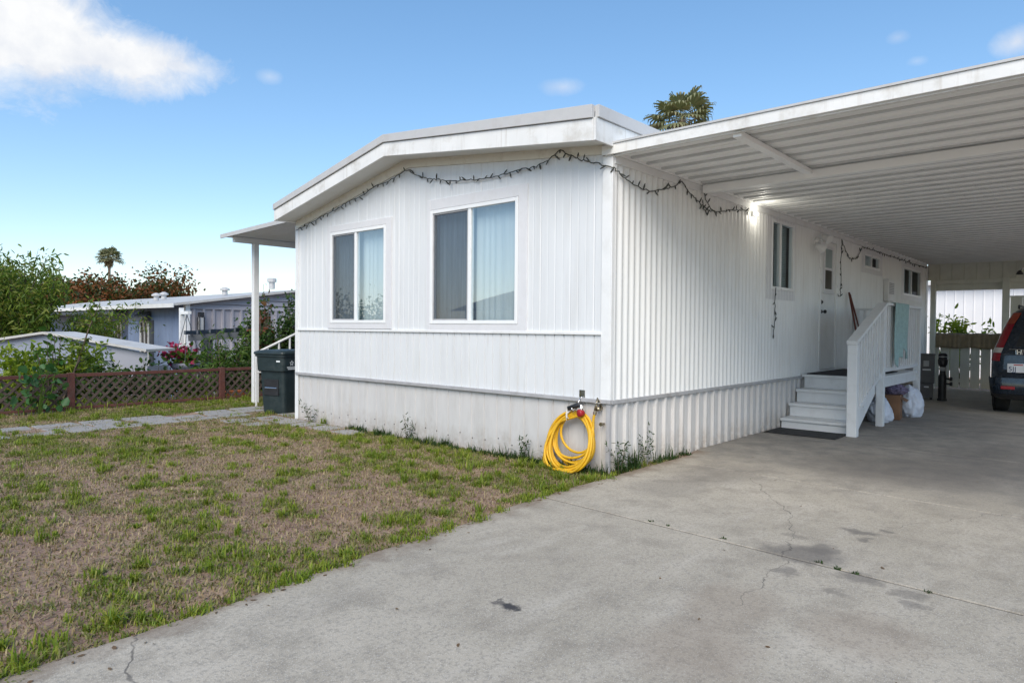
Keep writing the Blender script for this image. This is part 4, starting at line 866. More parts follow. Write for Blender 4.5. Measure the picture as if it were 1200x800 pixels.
# smooth the tail
def smooth(pts, n):
    P_ = [Vector(p) for p in pts]; out = []
    for i in range(len(P_) - 1):
        p0, p1, p2, p3 = P_[max(i - 1, 0)], P_[i], P_[i + 1], P_[min(i + 2, len(P_) - 1)]
        for j in range(n):
            u = j / n; out.append(.5 * ((2 * p1) + (p2 - p0) * u + (2 * p0 - 5 * p1 + 4 * p2 - p3) * u * u + (3 * p1 - p0 - 3 * p2 + p3) * u ** 3))
    out.append(P_[-1]); return out
body = pts[:len(loops) * 40]; tail = smooth([pts[len(loops) * 40 - 1]] + pts[len(loops) * 40:], 8)
m = MB(); m.tube([Vector(p) for p in body] + tail[1:], .0135, 10); m.build('hose_tube', 'yellow', t, smooth=True)
m = MB(); m.tube([(-.08, .12, .605), (-.075, .112, .64)], [.019, .019], 8); m.build('coupling', 'brass', t)
m = MB(); m.tube([(-.10, .40, .63), (-.135, .43, .59), (-.12, .44, .52)], [.012, .01, .004], 6); m.tube([(-.05, .42, .61), (-.145, .42, .63), (-.14, .42, .55), (-.06, .42, .53)], .007, 6); m.build('tie', 'grey_cloth', t)
t = thing('spray_nozzle', (-.1, .35, .68), 'black and red hose spray nozzle resting on top of the yellow coil', 'nozzle')
m = MB(); m.tube([(-.13, .41, .645), (-.11, .30, .685), (-.10, .255, .70)], [.024, .027, .022], 10); m.build('grip', 'black', t, smooth=True)
m = MB(); m.T = Matrix.Translation((-.13, .255, .61)) @ Matrix.Rotation(R(-20), 4, 'Z'); m.lathe([(.015, .045), (.03, .03), (.038, 0), (.038, -.025), (.028, -.03)], (0, 0, 0), 14, 'x'); m.build('spray_head', 'red', t, smooth=True)
m = MB(); m.tube([(-.105, .27, .70), (-.12, .25, .655), (-.125, .255, .615)], .016, 8); m.build('neck', 'chrome', t)
t = thing('hose_hanger', (-.03, .36, .75), 'small metal hook on the gable wall above the yellow hose', 'hook')
m = MB(); m.box(-.006, -.001, .295, .365, .755, .83); m.build('plate', 'chrome', t); m = MB(); m.tube([(-.004, .33, .76), (-.03, .33, .75), (-.06, .33, .72), (-.10, .33, .64), (-.17, .33, .62), (-.18, .33, .66)], .008, 6); m.build('hook', 'chrome', t, smooth=True)
t = thing('water_tap', (-.03, .10, .6), 'metal water tap on the wall corner feeding the yellow hose', 'tap')
m = MB(); m.tube([(.0, .09, .66), (-.06, .10, .76), (-.085, .11, .645)], .014, 8); m.lathe([(.02, -.06), (.024, -.03), (.02, 0)], (-.02, .09, .66), 8, 'x'); m.build('spout', 'brass', t, smooth=True)
m = MB(); m.tube([(-.06, .10, .76), (-.06, .10, .71)], .007, 6); m.lathe([(.03, 0), (.032, .008), (.02, .014)], (-.06, .10, .71), 8); m.build('handle', 'chrome', t)
m = MB(); m.tube([(.0, .06, .51), (-.04, .055, .51), (-.05, .05, .50)], .011, 6); m.lathe([(.02, 0), (.02, -.02)], (-.05, .055, .51), 8, 'x'); o = m.build('drain_fitting', 'brass', t)

# ================================================================== WHEELIE BIN
t = thing('wheelie_bin', (.33, 6.75, 0), 'dark green wheelie bin with a white emblem beside the far gable corner', 'bin')
T = Matrix.Translation((.32, 6.72, .025)) @ Matrix.Rotation(R(195), 4, 'Z')      # local +x = front
def ring(hw, hx, z, r=.06, n=4):
    pts = []
    for cx, cy, a0 in ((hx - r, hw - r, 0), (-hx + r, hw - r, 90), (-hx + r, -hw + r, 180), (hx - r, -hw + r, 270)):
        for i in range(n + 1):
            a = R(a0 + 90 * i / n); pts.append((cx + r * math.cos(a), cy + r * math.sin(a), z))
    return pts
def loft(mb, rings, cap=True):
    n = len(rings[0]); vs = [p for r_ in rings for p in r_]
    fs = [(i * n + k, i * n + (k + 1) % n, (i + 1) * n + (k + 1) % n, (i + 1) * n + k) for i in range(len(rings) - 1) for k in range(n)]
    if cap: fs += [tuple(range(n))[::-1], tuple((len(rings) - 1) * n + k for k in range(n))]
    mb.add(vs, fs)
m = MB(); m.T = T; loft(m, [ring(.24, .26, 0), ring(.245, .265, .05), ring(.27, .295, .58), ring(.275, .30, .76), ring(.30, .34, .70), ring(.305, .345, .80), ring(.31, .35, .93), ring(.33, .37, .935), ring(.33, .37, .97)]); body_ = m.build('bin_body', 'bin', t, bevel=.004)
m = MB(); m.T = T; loft(m, [ring(.345, .385, .971, .07), ring(.35, .39, .985, .07), ring(.345, .385, 1.01, .07), ring(.30, .34, 1.035, .08), ring(.2, .24, 1.045, .08)]); m.build('lid', 'bin', t, bevel=.004)
m = MB(); m.T = T; m.tube([(-.36, -.27, .95), (-.44, -.27, .97), (-.44, .27, .97), (-.36, .27, .95)], .016, 8); m.build('handle', 'bin', t)
for s_ in (-1, 1): m = MB(); m.T = T; m.lathe([(.11, -.03), (.12, -.02), (.12, .02), (.11, .03)], (-.27, s_ * .27, .10), 18, 'y'); m.build('wheel', 'rubber', t)
m = MB(); m.T = T; m.tube([(.305, -.13, .42), (.305, .13, .42)], .012, 8); m.build('lift_bar', 'chrome', t)
m = MB(); m.T = T; m.box(.27, .303, -.16, .16, .30, .56); m.build('lift_recess', 'black', t)
for face in (0,):
    # emblem: five pointed outline star above two lines of print, on the side turned to the driveway
    m = MB(); m.T = T
    def sp(a, r_): return (a, r_)
    star = [(.05 * (1 if i % 2 == 0 else .52) * math.cos(PI / 2 + i * PI / 5), .05 * (1 if i % 2 == 0 else .52) * math.sin(PI / 2 + i * PI / 5)) for i in range(10)]
    inn = [(x * .5, y * .5) for x, y in star]
    def pl(x, y): return (.16 + x, .311 + (y + .83 - .8) * .05 , .83 + y)
    m.add([pl(*p) for p in star] + [pl(*p) for p in inn], [(i, (i + 1) % 10, 10 + (i + 1) % 10, 10 + i) for i in range(10)])
    for k, (x0, x1) in enumerate(((-.10, .10), (-.08, .08))):
        z0 = .765 - k * .028; m.add([(.16 + x0, .3095, z0 - .012), (.16 + x1, .3095, z0 - .012), (.16 + x1, .3105, z0 + .008), (.16 + x0, .3105, z0 + .008)], [(0, 1, 2, 3)])
    m.build('emblem', 'print', t, solid=.002)
m = MB(); m.T = T; m.add([(.347, .16, .85), (.347, .24, .85), (.3485, .24, .875), (.3485, .16, .875)], [(0, 1, 2, 3)]); m.build('serial_print', 'print', t, solid=.002)

# ================================================================== LEFT AWNING + FAR STAIR RAIL
aw = thing('porch_awning', (1.5, 7.2, 0), 'white porch awning on a post at the far side of the mobile home', 'awning')
m = MB(); zs = lambda y: 3.17 - (y - 5.8) * .03
for k in range(20): 
    x0 = .12 + k * .3; m.prism([(5.86, zs(5.86)), (8.55, zs(8.55)), (8.55, zs(8.55) + .035), (5.86, zs(5.86) + .035)], x0, x0 + .292, 'x')
m.build('awning_roof', 'carport', aw)
m = MB(); m.box(.2, 6.1, 8.27, 8.35, 2.985, 3.085); m.build('beam', 'white', aw, bevel=.004)
m = MB(); m.beam((.10, 5.88, zs(5.88) + .012), (.10, 8.6, zs(8.6) + .012), .025, .07); m.build('edge_trim', 'roofedge', aw)
for x in (.57, 5.6): box('post', 'white', aw, x, x + .1, 8.26, 8.36, 0, 2.984, bevel=.005)
t = thing('porch_stair', (1.2, 7.2, 0), 'white metal stair rail rising behind the wheelie bin', 'stair rail')
A, B_ = Vector((.35, 7.75, .98)), Vector((2.1, 7.75, 1.75))
m = MB(); m.tube([A, B_, B_ + Vector((1, 0, 0))], .022, 8); m.build('handrail', 'white', t)
m = MB(); m.tube([A + Vector((0, 0, -.35)), A + Vector((2.2, 0, -.35))], .014, 6); m.build('lower_rail', 'white', t)
for k in range(9):
    p = A.lerp(B_, k / 8); m = MB(); m.box(p.x - .012, p.x + .012, p.y - .012, p.y + .012, 0.0, p.z - .01); m.build('baluster', 'white', t)
for k in range(4): box('step', 'paver', t, .7 + k * .35, 1.05 + k * .35, 6.5, 7.7, 0, .17 + .17 * k)

# ================================================================== LATTICE FENCE
fx = thing('lattice_fence', (-3, 9.25, 0), 'low red brown fence with criss cross lattice panels behind the lawn', 'fence')
FY = 9.25; posts = [-9.8, -7.25, -4.7, -2.13, .42, 2.95]
for x in posts: box('post', 'fence', fx, x - .05, x + .05, FY - .05, FY + .05, -.1, .655, bevel=.005)
for a, b in zip(posts, posts[1:]):
    box('top_rail', 'fence', fx, a + .051, b - .051, FY - .03, FY + .03, .585, .64, bevel=.004)
    box('bottom_rail', 'fence', fx, a + .051, b - .051, FY - .025, FY + .025, .045, .09, bevel=.004)
    m = MB(); zb, zt, w = .09, .585, .037; xa, xb = a + .052, b - .052; Hh = zt - zb; q = xa - Hh
    while q < xb:
        for sgn, yo in ((1, -.006), (-1, .006)):
            x0, x1 = (q, q + Hh); p0, p1 = ((x0, zb), (x1, zt)) if sgn > 0 else ((x1, zb), (x0, zt))
            def clip(p0, p1):
                (ax, az), (bx, bz) = p0, p1
                def atx(X): u = (X - ax) / (bx - ax); return (X, az + u * (bz - az))
                if ax < xa: p0 = atx(xa)
                if ax > xb: p0 = atx(xb)
                if bx < xa: p1 = atx(xa)
                if bx > xb: p1 = atx(xb)
                return p0, p1
            p0, p1 = clip(p0, p1)
            if abs(p0[0] - p1[0]) > .03: m.beam((p0[0], FY + yo, p0[1]), (p1[0], FY + yo, p1[1]), .010, w, (-1 if sgn > 0 else 1, 0, 1))
        q += .158
    m.build('lattice_panel', 'lattice', fx)
m = MB(); m.prism([(.68, -.02), (1.12, -.02), (1.12, .14), (.68, .14)], FY + .42, FY + .62, 'y'); o = m.build('planter_box', 'terracotta', bevel=.008); o.location = (0, 0, 0); tag(o, 'orange planter box on the ground behind the fence', 'planter')

# ================================================================== NEIGHBOUR'S BLUE HOME
nb = thing('blue_house', (5, 22, -.9), 'blue mobile home with a lilac grey gable beyond the lattice fence', 'house')
NX, NY, NZ = 2.85, 16.7, -.95
NE = 2.08; NR = (6.4, 2.62); NW = 9.95; NL = 19.5
def pn(y0, y1, x, z0, z1, name='wall', mat='blue'):
    m = MB(); S = []
    y = y0
    pf = []
    while y < y1: pf += [(x, y), (x, min(y1, y + .39)), (x + .012, min(y1, y + .395)), (x + .012, min(y1, y + .4))]; y += .4
    vs = []
    for p in pf: vs += [(p[0], p[1], z0), (p[0], p[1], z1)]
    m.add(vs, [(2 * i, 2 * i + 1, 2 * i + 3, 2 * i + 2) for i in range(len(pf) - 1)]); return m.build(name, mat, nb)
pn(NY, NY + 4.6, NX, NZ, NE); pn(NY + 4.6, NY + NL, NX + 1.5, NZ, NE, 'porch_wall', 'blue')
box('porch_side', 'blue', nb, NX + .01, NX + 1.5, NY + 4.6, NY + 4.63, NZ, NE)
# ribbed lilac gable
m = MB(); pf = []
x = NX
while x < NW - .02:
    pf += [(x, 0), (x + .17, 0), (x + .19, -.055), (x + .25, -.055), (x + .27, 0)]; x += .29
vs = []
for (x, o_) in pf: vs += [(x, NY + o_, NZ), (x, NY + o_, NE - .12)]
m.add(vs, [(2 * i, 2 * i + 1, 2 * i + 3, 2 * i + 2) for i in range(len(pf) - 1)]); m.build('gable_wall', 'lilac', nb)
m = MB(); z = NE - .12
while z < NR[1] - .1:                                         # lap siding in the gable
    def xr(z_): k = max(0, (z_ - NE) / (NR[1] - NE)); return NX + k * (NR[0] - NX), NW - k * (NW - NR[0])
    a0, b0 = xr(z); a1, b1 = xr(min(z + .16, NR[1]))
    m.add([(a0, NY - .06, z), (b0, NY - .06, z), (b1, NY - .005, z + .16), (a1, NY - .005, z + .16), (a0, NY - .0, z), (b0, NY - .0, z)], [(0, 1, 2, 3), (0, 4, 5, 1)]); z += .16
m.build('gable_siding', 'lilac', nb)
m = MB(); m.prism([(NX - .45, NE - .05), (NR[0], NR[1] - .01), (NW + .4, NE - .05), (NW + .4, NE + .02), (NR[0], NR[1] + .06), (NX - .45, NE + .02)], NY - .25, NY + NL, 'y'); nr = m.build('roof', 'shedroof', nb)
m = MB(); m.prism([(NX - .48, NE - .10), (NX - .452, NE - .10), (NX - .452, NE + .015), (NX - .48, NE + .015)], NY - .27, NY + NL, 'y'); m.build('gutter', 'white', nr)
for (u_, yy) in ((.35, 5.5), (.5, 6.2), (.62, 2.2)):
    x_ = NX + u_ * (NR[0] - NX); z_ = NE + u_ * (NR[1] - NE) + .1; m = MB(); m.lathe([(.09, 0), (.09, .14), (.16, .15), (.16, .20), (.05, .26)], (x_, NY + yy, z_), 10); m.build('roof_vent', 'roofedge', nr)
m = MB(); m.lathe([(.10, 0), (.10, .22), (.15, .23), (.15, .34), (.1, .36)], (NR[0] - .35, NY + .9, NR[1] + .1), 10); m.build('roof_vent', 'roofedge', nr)
box('corner_board', 'vinyl', nb, NX - .04, NX + .09, NY - .07, NY - .036, NZ, NE + .02); box('corner_board', 'vinyl', nb, NX - .04, NX - .005, NY - .035, NY + .08, NZ, NE)
m = MB(); m.box(NX - .45, NX + 1.4, NY + 4.64, NY + NL, NE - .25, NE - .14); m.build('porch_beam', 'darkgrey', nb)
for i, (xw, y0, w_, kind) in enumerate(((NX, NY + 2.7, .75, 'w'), (NX + 1.5, NY + 5.6, .8, 'd'), (NX + 1.5, NY + 7.6, .9, 'w'), (NX + 1.5, NY + 9.6, .8, 'w'))):
    z0, z1 = (NZ + .9, NE - .45) if kind == 'w' else (NZ + .2, NE - .35)
    m = MB(); m.box(xw - .05, xw - .004, y0, y0 + .08, z0, z1); m.box(xw - .05, xw - .004, y0 + w_ - .08, y0 + w_, z0, z1); m.box(xw - .05, xw - .004, y0 + .081, y0 + w_ - .081, z1 - .08, z1); m.box(xw - .05, xw - .004, y0 + .081, y0 + w_ - .081, z0, z0 + .08); m.box(xw - .045, xw - .004, y0 + w_ / 2 - .02, y0 + w_ / 2 + .02, z0 + .081, z1 - .081); f_ = m.build('window', 'vinyl', nb)
    m = MB(); m.box(xw - .02, xw - .005, y0 + .081, y0 + w_ - .081, z0 + .081, z1 - .081); m.build('pane', 'carglass', f_)
    if i == 0:
        m = MB(); m.prism([(xw - .35, z1 - .02), (xw - .02, z1 + .28), (xw - .02, z1 - .02)], y0 - .1, y0 + w_ + .1, 'y'); m.build('awning', 'darkgrey', f_)
        m = MB(); m.box(xw - .04, xw - .004, y0 - .32, y0 - .03, z0, z1); m.build('shutter', 'darkgrey', f_)
t = thing('wall_lantern', (3.15, 16.6, 1.3), 'black lantern on the lilac gable of the blue house', 'lantern')
m = MB(); m.box(3.12, 3.3, NY - .26, NY - .10, 1.30, 1.34); m.box(3.14, 3.28, NY - .24, NY - .12, 1.72, 1.86); m.box(3.17, 3.25, NY - .14, NY - .03, 1.5, 1.58)
for a in (3.13, 3.27): m.box(a, a + .02, NY - .25, NY - .235, 1.341, 1.719); m.box(a, a + .02, NY - .125, NY - .11, 1.341, 1.719)
m.build('frame', 'black', t); m = MB(); m.box(3.16, 3.26, NY - .23, NY - .13, 1.341, 1.70); m.build('lantern_glass', 'label', t)
# shed
C0 = at(131, 400, 14.6); sh = thing('metal_shed', (C0.x, C0.y, -.9), 'pale blue grey metal shed with ribbed front behind the shrubs', 'shed')
sd = (at(0, 400, 15.4) - at(131, 400, 14.6)); sd.z = 0; sd.normalize(); bd = Vector((-sd.y, sd.x, 0)); bd = bd if bd.dot(FW) > 0 else -bd
def sp_(a, b, z): q = C0 + sd * a + bd * b; return (q.x, q.y, z)
LS = 3.6
rz = lambda a: .92 + .36 * (1 - abs(a - 1.75) / 2.9)
m = MB(); pf = [(-1.2, 0)]
a = 0.0
while a < LS: pf += [(a + .02, 0), (a + .05, -.03), (a + .08, -.03), (a + .11, 0)]; a += .55
pf = [p for p in pf if p[0] >= 0] ; pf = [(0, 0)] + pf + [(LS, 0)]
vs = []
for (a, o_) in pf: vs += [sp_(a, o_, -.95), sp_(a, o_, .72)]
m.add(vs, [(2 * i, 2 * i + 1, 2 * i + 3, 2 * i + 2) for i in range(len(pf) - 1)])
m.add([sp_(0, .0, .76), sp_(LS, 0, .76), sp_(LS, 0, rz(LS) - .04), sp_(1.75, 0, rz(1.75) - .04), sp_(0, 0, rz(0) - .04)], [(0, 1, 2, 3, 4)])
m.add([sp_(LS, 0, -.95), sp_(LS, 1.0, -.95), sp_(LS, 1.0, .76), sp_(LS, 0, .76)], [(0, 1, 2, 3)]); m.build('front_wall', 'shed', sh)
m = MB(); m.add([sp_(-.02, -.045, .70), sp_(LS, -.045, .70), sp_(LS, -.045, .78), sp_(-.02, -.045, .78), sp_(-.02, .0, .70), sp_(LS, 0, .70), sp_(LS, 0, .78), sp_(-.02, 0, .78)], [(0, 1, 2, 3), (4, 5, 6, 7), (0, 1, 5, 4), (3, 2, 6, 7)]); m.build('header_rail', 'shed', sh)
m = MB(); m.add([sp_(0, -.002, -.95), sp_(-.92, -.002, -.95), sp_(-.92, -.002, rz(-1.12) - .05), sp_(0, -.002, rz(0) - .05)], [(0, 1, 2, 3)]); m.add([sp_(-.92, 0, -.95), sp_(-.92, .6, -.95), sp_(-.92, .6, .6), sp_(-.92, 0, .6)], [(0, 1, 2, 3)]); m.build('side_panel', 'shed2', sh)
m = MB(); aa = [-1.0, 1.75, LS + .1]
for a, b in zip(aa, aa[1:]):
    q = [sp_(a, -.12, rz(a) - .03), sp_(b, -.12, rz(b) - .03), sp_(b, .7, rz(b) - .03), sp_(a, .7, rz(a) - .03), sp_(a, -.12, rz(a) + .02), sp_(b, -.12, rz(b) + .02), sp_(b, .7, rz(b) + .02), sp_(a, .7, rz(a) + .02)]
    m.add(q, [(0, 3, 2, 1), (4, 5, 6, 7), (0, 1, 5, 4), (1, 2, 6, 5), (2, 3, 7, 6), (3, 0, 4, 7)])
m.build('roof', 'shedroof', sh)
# white tarp/roof corner seen over the shed
# hanging basket on a post
c = at(219, 430, 15.5)
t = thing('hanging_basket', (c.x, c.y, c.z), 'grey blue bowl planter with pink flowers in front of the blue house', 'planter')
m = MB(); m.lathe([(.05, -.2), (.2, -.15), (.33, 0), (.36, .1), (.33, .1), (.2, .02)], c, 20); m.build('bowl', 'bowl', t, smooth=True)
m = MB(); 
for k in range(3): m.tube([c + Vector((.33 * math.cos(k * 2.1), .33 * math.sin(k * 2.1), .1)), c + Vector((0, 0, 1.2))], .008, 4)
m.build('chain', 'darkgrey', t)
cc = np.array(c); pts = cc + rng.normal(size=(420, 3)) * [.24, .24, .10] + [0, 0, .22]; leaves('foliage', pts, .10, 'leaf_mid', t, aspect=.6)
fl = cc + np.array(RT) * -.22 + rng.normal(size=(170, 3)) * [.17, .17, .09] + [0, 0, .34]; leaves('blossom', fl, .085, 'petal', t, aspect=1.)
# post the basket hangs from
box_ = MB(); box_.box(c.x + .0, c.x + .08, c.y + .35, c.y + .43, -.95, c.z + 1.35); box_.box(c.x, c.x + .08, c.y - .05, c.y + .349, c.z + 1.2, c.z + 1.27); o = box_.build('basket_post', 'vinyl'); tag(o, 'slim white post carrying the flower basket', 'post')
# pergola
a, b = at(221, 396, 15.6), at(305, 391, 15.6)
t = thing('pergola', ((a.x + b.x) / 2, (a.y + b.y) / 2, -.9), 'dark grey pergola with notched beams behind the fence', 'pergola')
for dd in (0, .35):
    o_ = Vector((FW.x, FW.y, 0)) * dd; m = MB(); m.beam(a + o_, b + o_, .05, .14); m.build('beam', 'darkgrey', t)
for k in range(6):
    p = a.lerp(b, .05 + k * .17); m = MB(); m.beam(p + Vector((FW.x, FW.y, 0)) * -.35 + Vector((0, 0, .12)), p + Vector((FW.x, FW.y, 0)) * .75 + Vector((0, 0, .12)), .04, .09); m.build('rafter', 'darkgrey', t)
for k in (.28, .95):
    p = a.lerp(b, k); m = MB(); m.box(p.x - .11, p.x + .11, p.y + .02, p.y + .16, -.95, p.z - .071); m.build('post', 'darkgrey', t)

# ================================================================== TREES AND PLANTS
def limbs(root, h, n, spread, seed, r0=.09, lift=.6, mid=.35):
    """trunk and limbs; returns (MB, twig points)"""
    r = random.Random(seed); mb = MB(); tips = []
    top = root + Vector((0, 0, h * mid)); mb.tube([root, root.lerp(top, .5) + Vector((r.uniform(-.05, .05), r.uniform(-.05, .05), 0)), top], [r0, r0 * .85, r0 * .7], 8)
    for k in range(n):
        a = 2 * PI * k / n + r.uniform(-.4, .4); L_ = h * (1 - mid) * r.uniform(.7, 1.1); el = r.uniform(lift * .7, min(1.45, lift * 1.5))
        d = Vector((math.cos(a) * math.cos(el) * spread, math.sin(a) * math.cos(el) * spread, math.sin(el))); q = [top - Vector((0, 0, h * mid * r.uniform(0, .4)))]
        for i in range(1, 6): q.append(q[0] + d * L_ * i / 5 + Vector((r.gauss(0, .03), r.gauss(0, .03), r.gauss(0, .02))) * L_ + Vector((0, 0, .05 * L_ * (i / 5) ** 2)))
        mb.tube(q, [r0 * .5 * (1 - i / 6) + .004 for i in range(6)], 6)
        for i in range(2, 6):
            for j in range(3):
                dd = (d + Vector((r.gauss(0, .6), r.gauss(0, .6), r.gauss(.1, .5)))).normalized(); e = q[i] + dd * L_ * r.uniform(.18, .42)
                mb.tube([q[i], q[i].lerp(e, .5) + Vector((0, 0, .02)), e], [r0 * .16, r0 * .1, .003], 4); tips.append((q[i], e))
    return mb, tips
def tree(name, root, h, n, spread, seed, mat, per, size, label, cat, group=None, r0=.09, lift=.6, mid=.35, aspect=.35, droop=.4, fuzz=.14, extra=None):
    t = thing(name, root, label, cat, group); mb, tips = limbs(root, h, n, spread, seed, r0, lift, mid); mb.build('trunk', 'bark', t)
    pts = []
    for a, b in tips:
        for k in range(per):
            u = random.uniform(.15, 1.08); cg = lambda q: max(-1.5, min(1.5, random.gauss(0, 1))) * q; pts.append(a.lerp(b, u) + Vector((cg(fuzz), cg(fuzz), cg(fuzz * .9))))
    cr = leaves('crown', [tuple(p) for p in pts], size, mat, t, aspect=aspect, droop=droop)
    return t, tips
def ground_at(px, D): p = at(px, 400, D); return Vector((p.x, p.y, gz(p.x, p.y)))
def fruit_tree(px, D, h, seed, label, n=9):
    g = ground_at(px, D)
    t, tips = tree('fruit_tree', g, h, n, .85, seed, 'leaf_peach', 105, .14, label, 'tree', 'fruit trees beyond the shed', r0=.1, lift=.75, mid=.25, aspect=.26, droop=.7, fuzz=.2)
    s = MB(); pts = []
    for k in range(16):                                                # upright leafy shoots
        a = random.uniform(0, 2 * PI); q = random.uniform(0, 1.) * h * .27; b = g + Vector((q * math.cos(a), q * math.sin(a), h * random.uniform(.72, .86))); e = b + Vector((random.gauss(0, .15), random.gauss(0, .15), h * random.uniform(.16, .30)))
        s.tube([b, b.lerp(e, .5), e], [.015, .01, .003], 4)
        for i in range(30): pts.append(tuple(b.lerp(e, random.random() ** .8) + Vector((random.gauss(0, .05), random.gauss(0, .05), 0))))
    s.build('shoot', 'bark', t); leaves('shoot_foliage', pts, .17, 'leaf_peach', t, aspect=.25, droop=.1)
fruit_tree(-40, 19, 4.0, 11, 'leafy green fruit tree cut by the left edge of the photo')
fruit_tree(34, 18.3, 3.85, 12, 'leafy green fruit tree standing behind the shed, right of its neighbour')
def broad(px, D, h, seed, label, spread, n=14, size=.2, per=190):
    g = ground_at(px, D); return tree('broadleaf_tree', g, h, n, spread, seed, 'leaf_red', per, size, label, 'tree', 'red tinged trees beyond the blue house', r0=.25, lift=.55, mid=.3, aspect=.6, droop=.2, fuzz=.45)
broad(112, 42, 5.9, 21, 'broad red tinged tree left of the distant palm trunk', 1.1)
broad(158, 44, 5.5, 23, 'broad red tinged tree just above the blue house roof', 1.1)
broad(72, 46, 5.6, 25, 'broad dark tree between the fruit tree and the red trees', 1.0)
def palm(name, root, h, rc, seed, label, nf=38, r0=.22, dead=14):
    t = thing(name, root, label, 'palm'); r = random.Random(seed)
    top = root + Vector((0, 0, h)); m = MB(); q = [root + Vector((.25 * math.sin(k / 10 * 1.7), 0, h * k / 10)) - Vector((0, 0, 0)) for k in range(11)]; off = q[-1] - top; m.tube(q, [r0 * (1.25 - .45 * k / 10) for k in range(11)], 10); m.build('trunk', 'palmbark', t)
    top = q[-1]; st = MB(); V = []; F = []
    def frond(d, L_, mat_list, fan):
        petl = L_ * .58; side = d.cross(Vector((0, 0, 1))); side = side.normalized() if side.length > .05 else Vector((1, 0, 0)); nrm = side.cross(d)
        c0 = top + d * petl + Vector((0, 0, -.06 * L_)); st.tube([top, top + d * petl * .5 + Vector((0, 0, .02)), c0], [.03, .025, .015], 4)
        for i in range(fan):
            a = (i / (fan - 1) - .5) * R(210); s_ = d * math.cos(a) + side * math.sin(a); ln = L_ * .62 * (.62 + .38 * math.cos(a * .8)) * r.uniform(.85, 1.1)
            w = Vector(s_.cross(nrm)) * ln * .07
            p1 = c0 + s_ * ln * .55 + nrm * .03 - Vector((0, 0, .06 * ln)); p2 = c0 + s_ * ln * .86 - Vector((0, 0, ln * (.13 + .1 * r.random()))); p3 = p2 + s_ * ln * .06 - Vector((0, 0, ln * .22 * r.uniform(.5, 1.3)))
            k = len(V); V.extend([c0, p1 + w, p1 - w, p2 + w * .7, p2 - w * .7, p3]); F.extend([(k, k + 1, k + 3, k + 2), (k + 2, k + 3 - 0, k + 4, k + 2)][:1]); F.append((k + 1, k + 3, k + 4, k + 2)); F[-2] = (k, k + 1, k + 2); F.append((k + 3, k + 5, k + 4))
    for i in range(nf):
        z = 1 - 1.35 * (i + .5) / nf; a = i * 2.39996 + r.uniform(-.2, .2); rr_ = math.sqrt(max(0, 1 - z * z)); d = Vector((rr_ * math.cos(a), rr_ * math.sin(a), z + .05)).normalized(); frond(d, rc * r.uniform(.85, 1.1), None, 18)
    m = MB(); m.add(V, F); m.build('fronds', 'palmleaf', t); st.build('frond_stalks', 'palmleaf', t)
    V2 = []
    pts = [tuple(top + Vector((math.cos(a) * rc * .22, math.sin(a) * rc * .22, -rc * random.uniform(.05, .55)))) for a in [random.uniform(0, 2 * PI) for _ in range(220)]]
    leaves('dead_skirt', pts, rc * .3, 'straw', t, aspect=.15, droop=2.5)
    return t
p = at(799, 139, 46); palm('palm_tree', Vector((p.x - .25, p.y, 0)), p.z - .1, 2.2, 4, 'large fan palm rising behind the carport roof', nf=26, r0=.3)
p = at(128, 302, 95); palm('palm_tree', Vector((p.x - .25, p.y, -.9)), p.z + .9, 1.75, 8, 'distant fan palm on a slim trunk above the red tinged trees', nf=36, r0=.2)

def shrub(name, px, D, rx, h, n, size, mat, label, z0=None, cat='shrub', aspect=.4, droop=.2, group=None, stem='bark'):
    g = ground_at(px, D); t = thing(name, g, label, cat, group); s = MB(); pts = []
    for k in range(14):
        a = random.uniform(0, 2 * PI); q = rx * math.sqrt(random.random()); e = g + Vector((q * math.cos(a), q * math.sin(a), h * random.uniform(.6, 1.05) * (1 - .35 * (q / rx) ** 2)))
        b = g + Vector((.2 * q * math.cos(a), .2 * q * math.sin(a), 0)); s.tube([b, b.lerp(e, .5) + Vector((random.gauss(0, .04), random.gauss(0, .04), 0)), e], [.014, .01, .004], 5)
        for i in range(n // 14):
            u = random.uniform(.25, 1.02); pts.append(tuple(b.lerp(e, u) + Vector((random.gauss(0, .10 * rx + .04), random.gauss(0, .10 * rx + .04), random.gauss(0, .07)))))
    s.build('stem', stem, t); leaves('foliage', pts, size, mat, t, aspect=aspect, droop=droop); return t
shrub('lime_shrub', 16, 13.2, .75, 2.0, 4200, .13, 'leaf_lime', 'lime green shrub over the fence at the left edge', aspect=.35)
shrub('lime_shrub', 98, 13.0, .6, 1.5, 3200, .11, 'leaf_lime', 'lime green shrub behind the fence post, below the shed', aspect=.35)
shrub('climbing_plant', 62, 12.6, .35, 1.65, 320, .12, 'leaf_mid', 'leafy plant growing between the two lime shrubs', aspect=.6)
shrub('vine_shrub', 318, 15.6, .7, 2.35, 3600, .085, 'leaf_dark', 'dark leafy vine behind the awning post', aspect=.6)
shrub('vine_shrub', 349, 16.2, .42, 2.75, 2400, .085, 'leaf_dark', 'dark leafy vine behind the stair rail at the house corner', aspect=.6)
shrub('bamboo_shrub', 260, 14.5, .5, 1.62, 1100, .17, 'leaf_mid', 'narrow leaved green shrub by the pergola post', aspect=.16, droop=.5)
shrub('bamboo_shrub', 285, 14.9, .45, 1.7, 900, .17, 'leaf_mid', 'narrow leaved green shrub left of the awning post', aspect=.16, droop=.5)
shrub('rust_shrub', 308, 15.2, .22, 2.75, 130, .12, 'leaf_rust', 'reddish young shoots above the dark vine', aspect=.5)
shrub('rust_shrub', 303, 15.4, .22, 2.4, 120, .10, 'leaf_rust', 'few reddish leaves beside the awning post', aspect=.5)
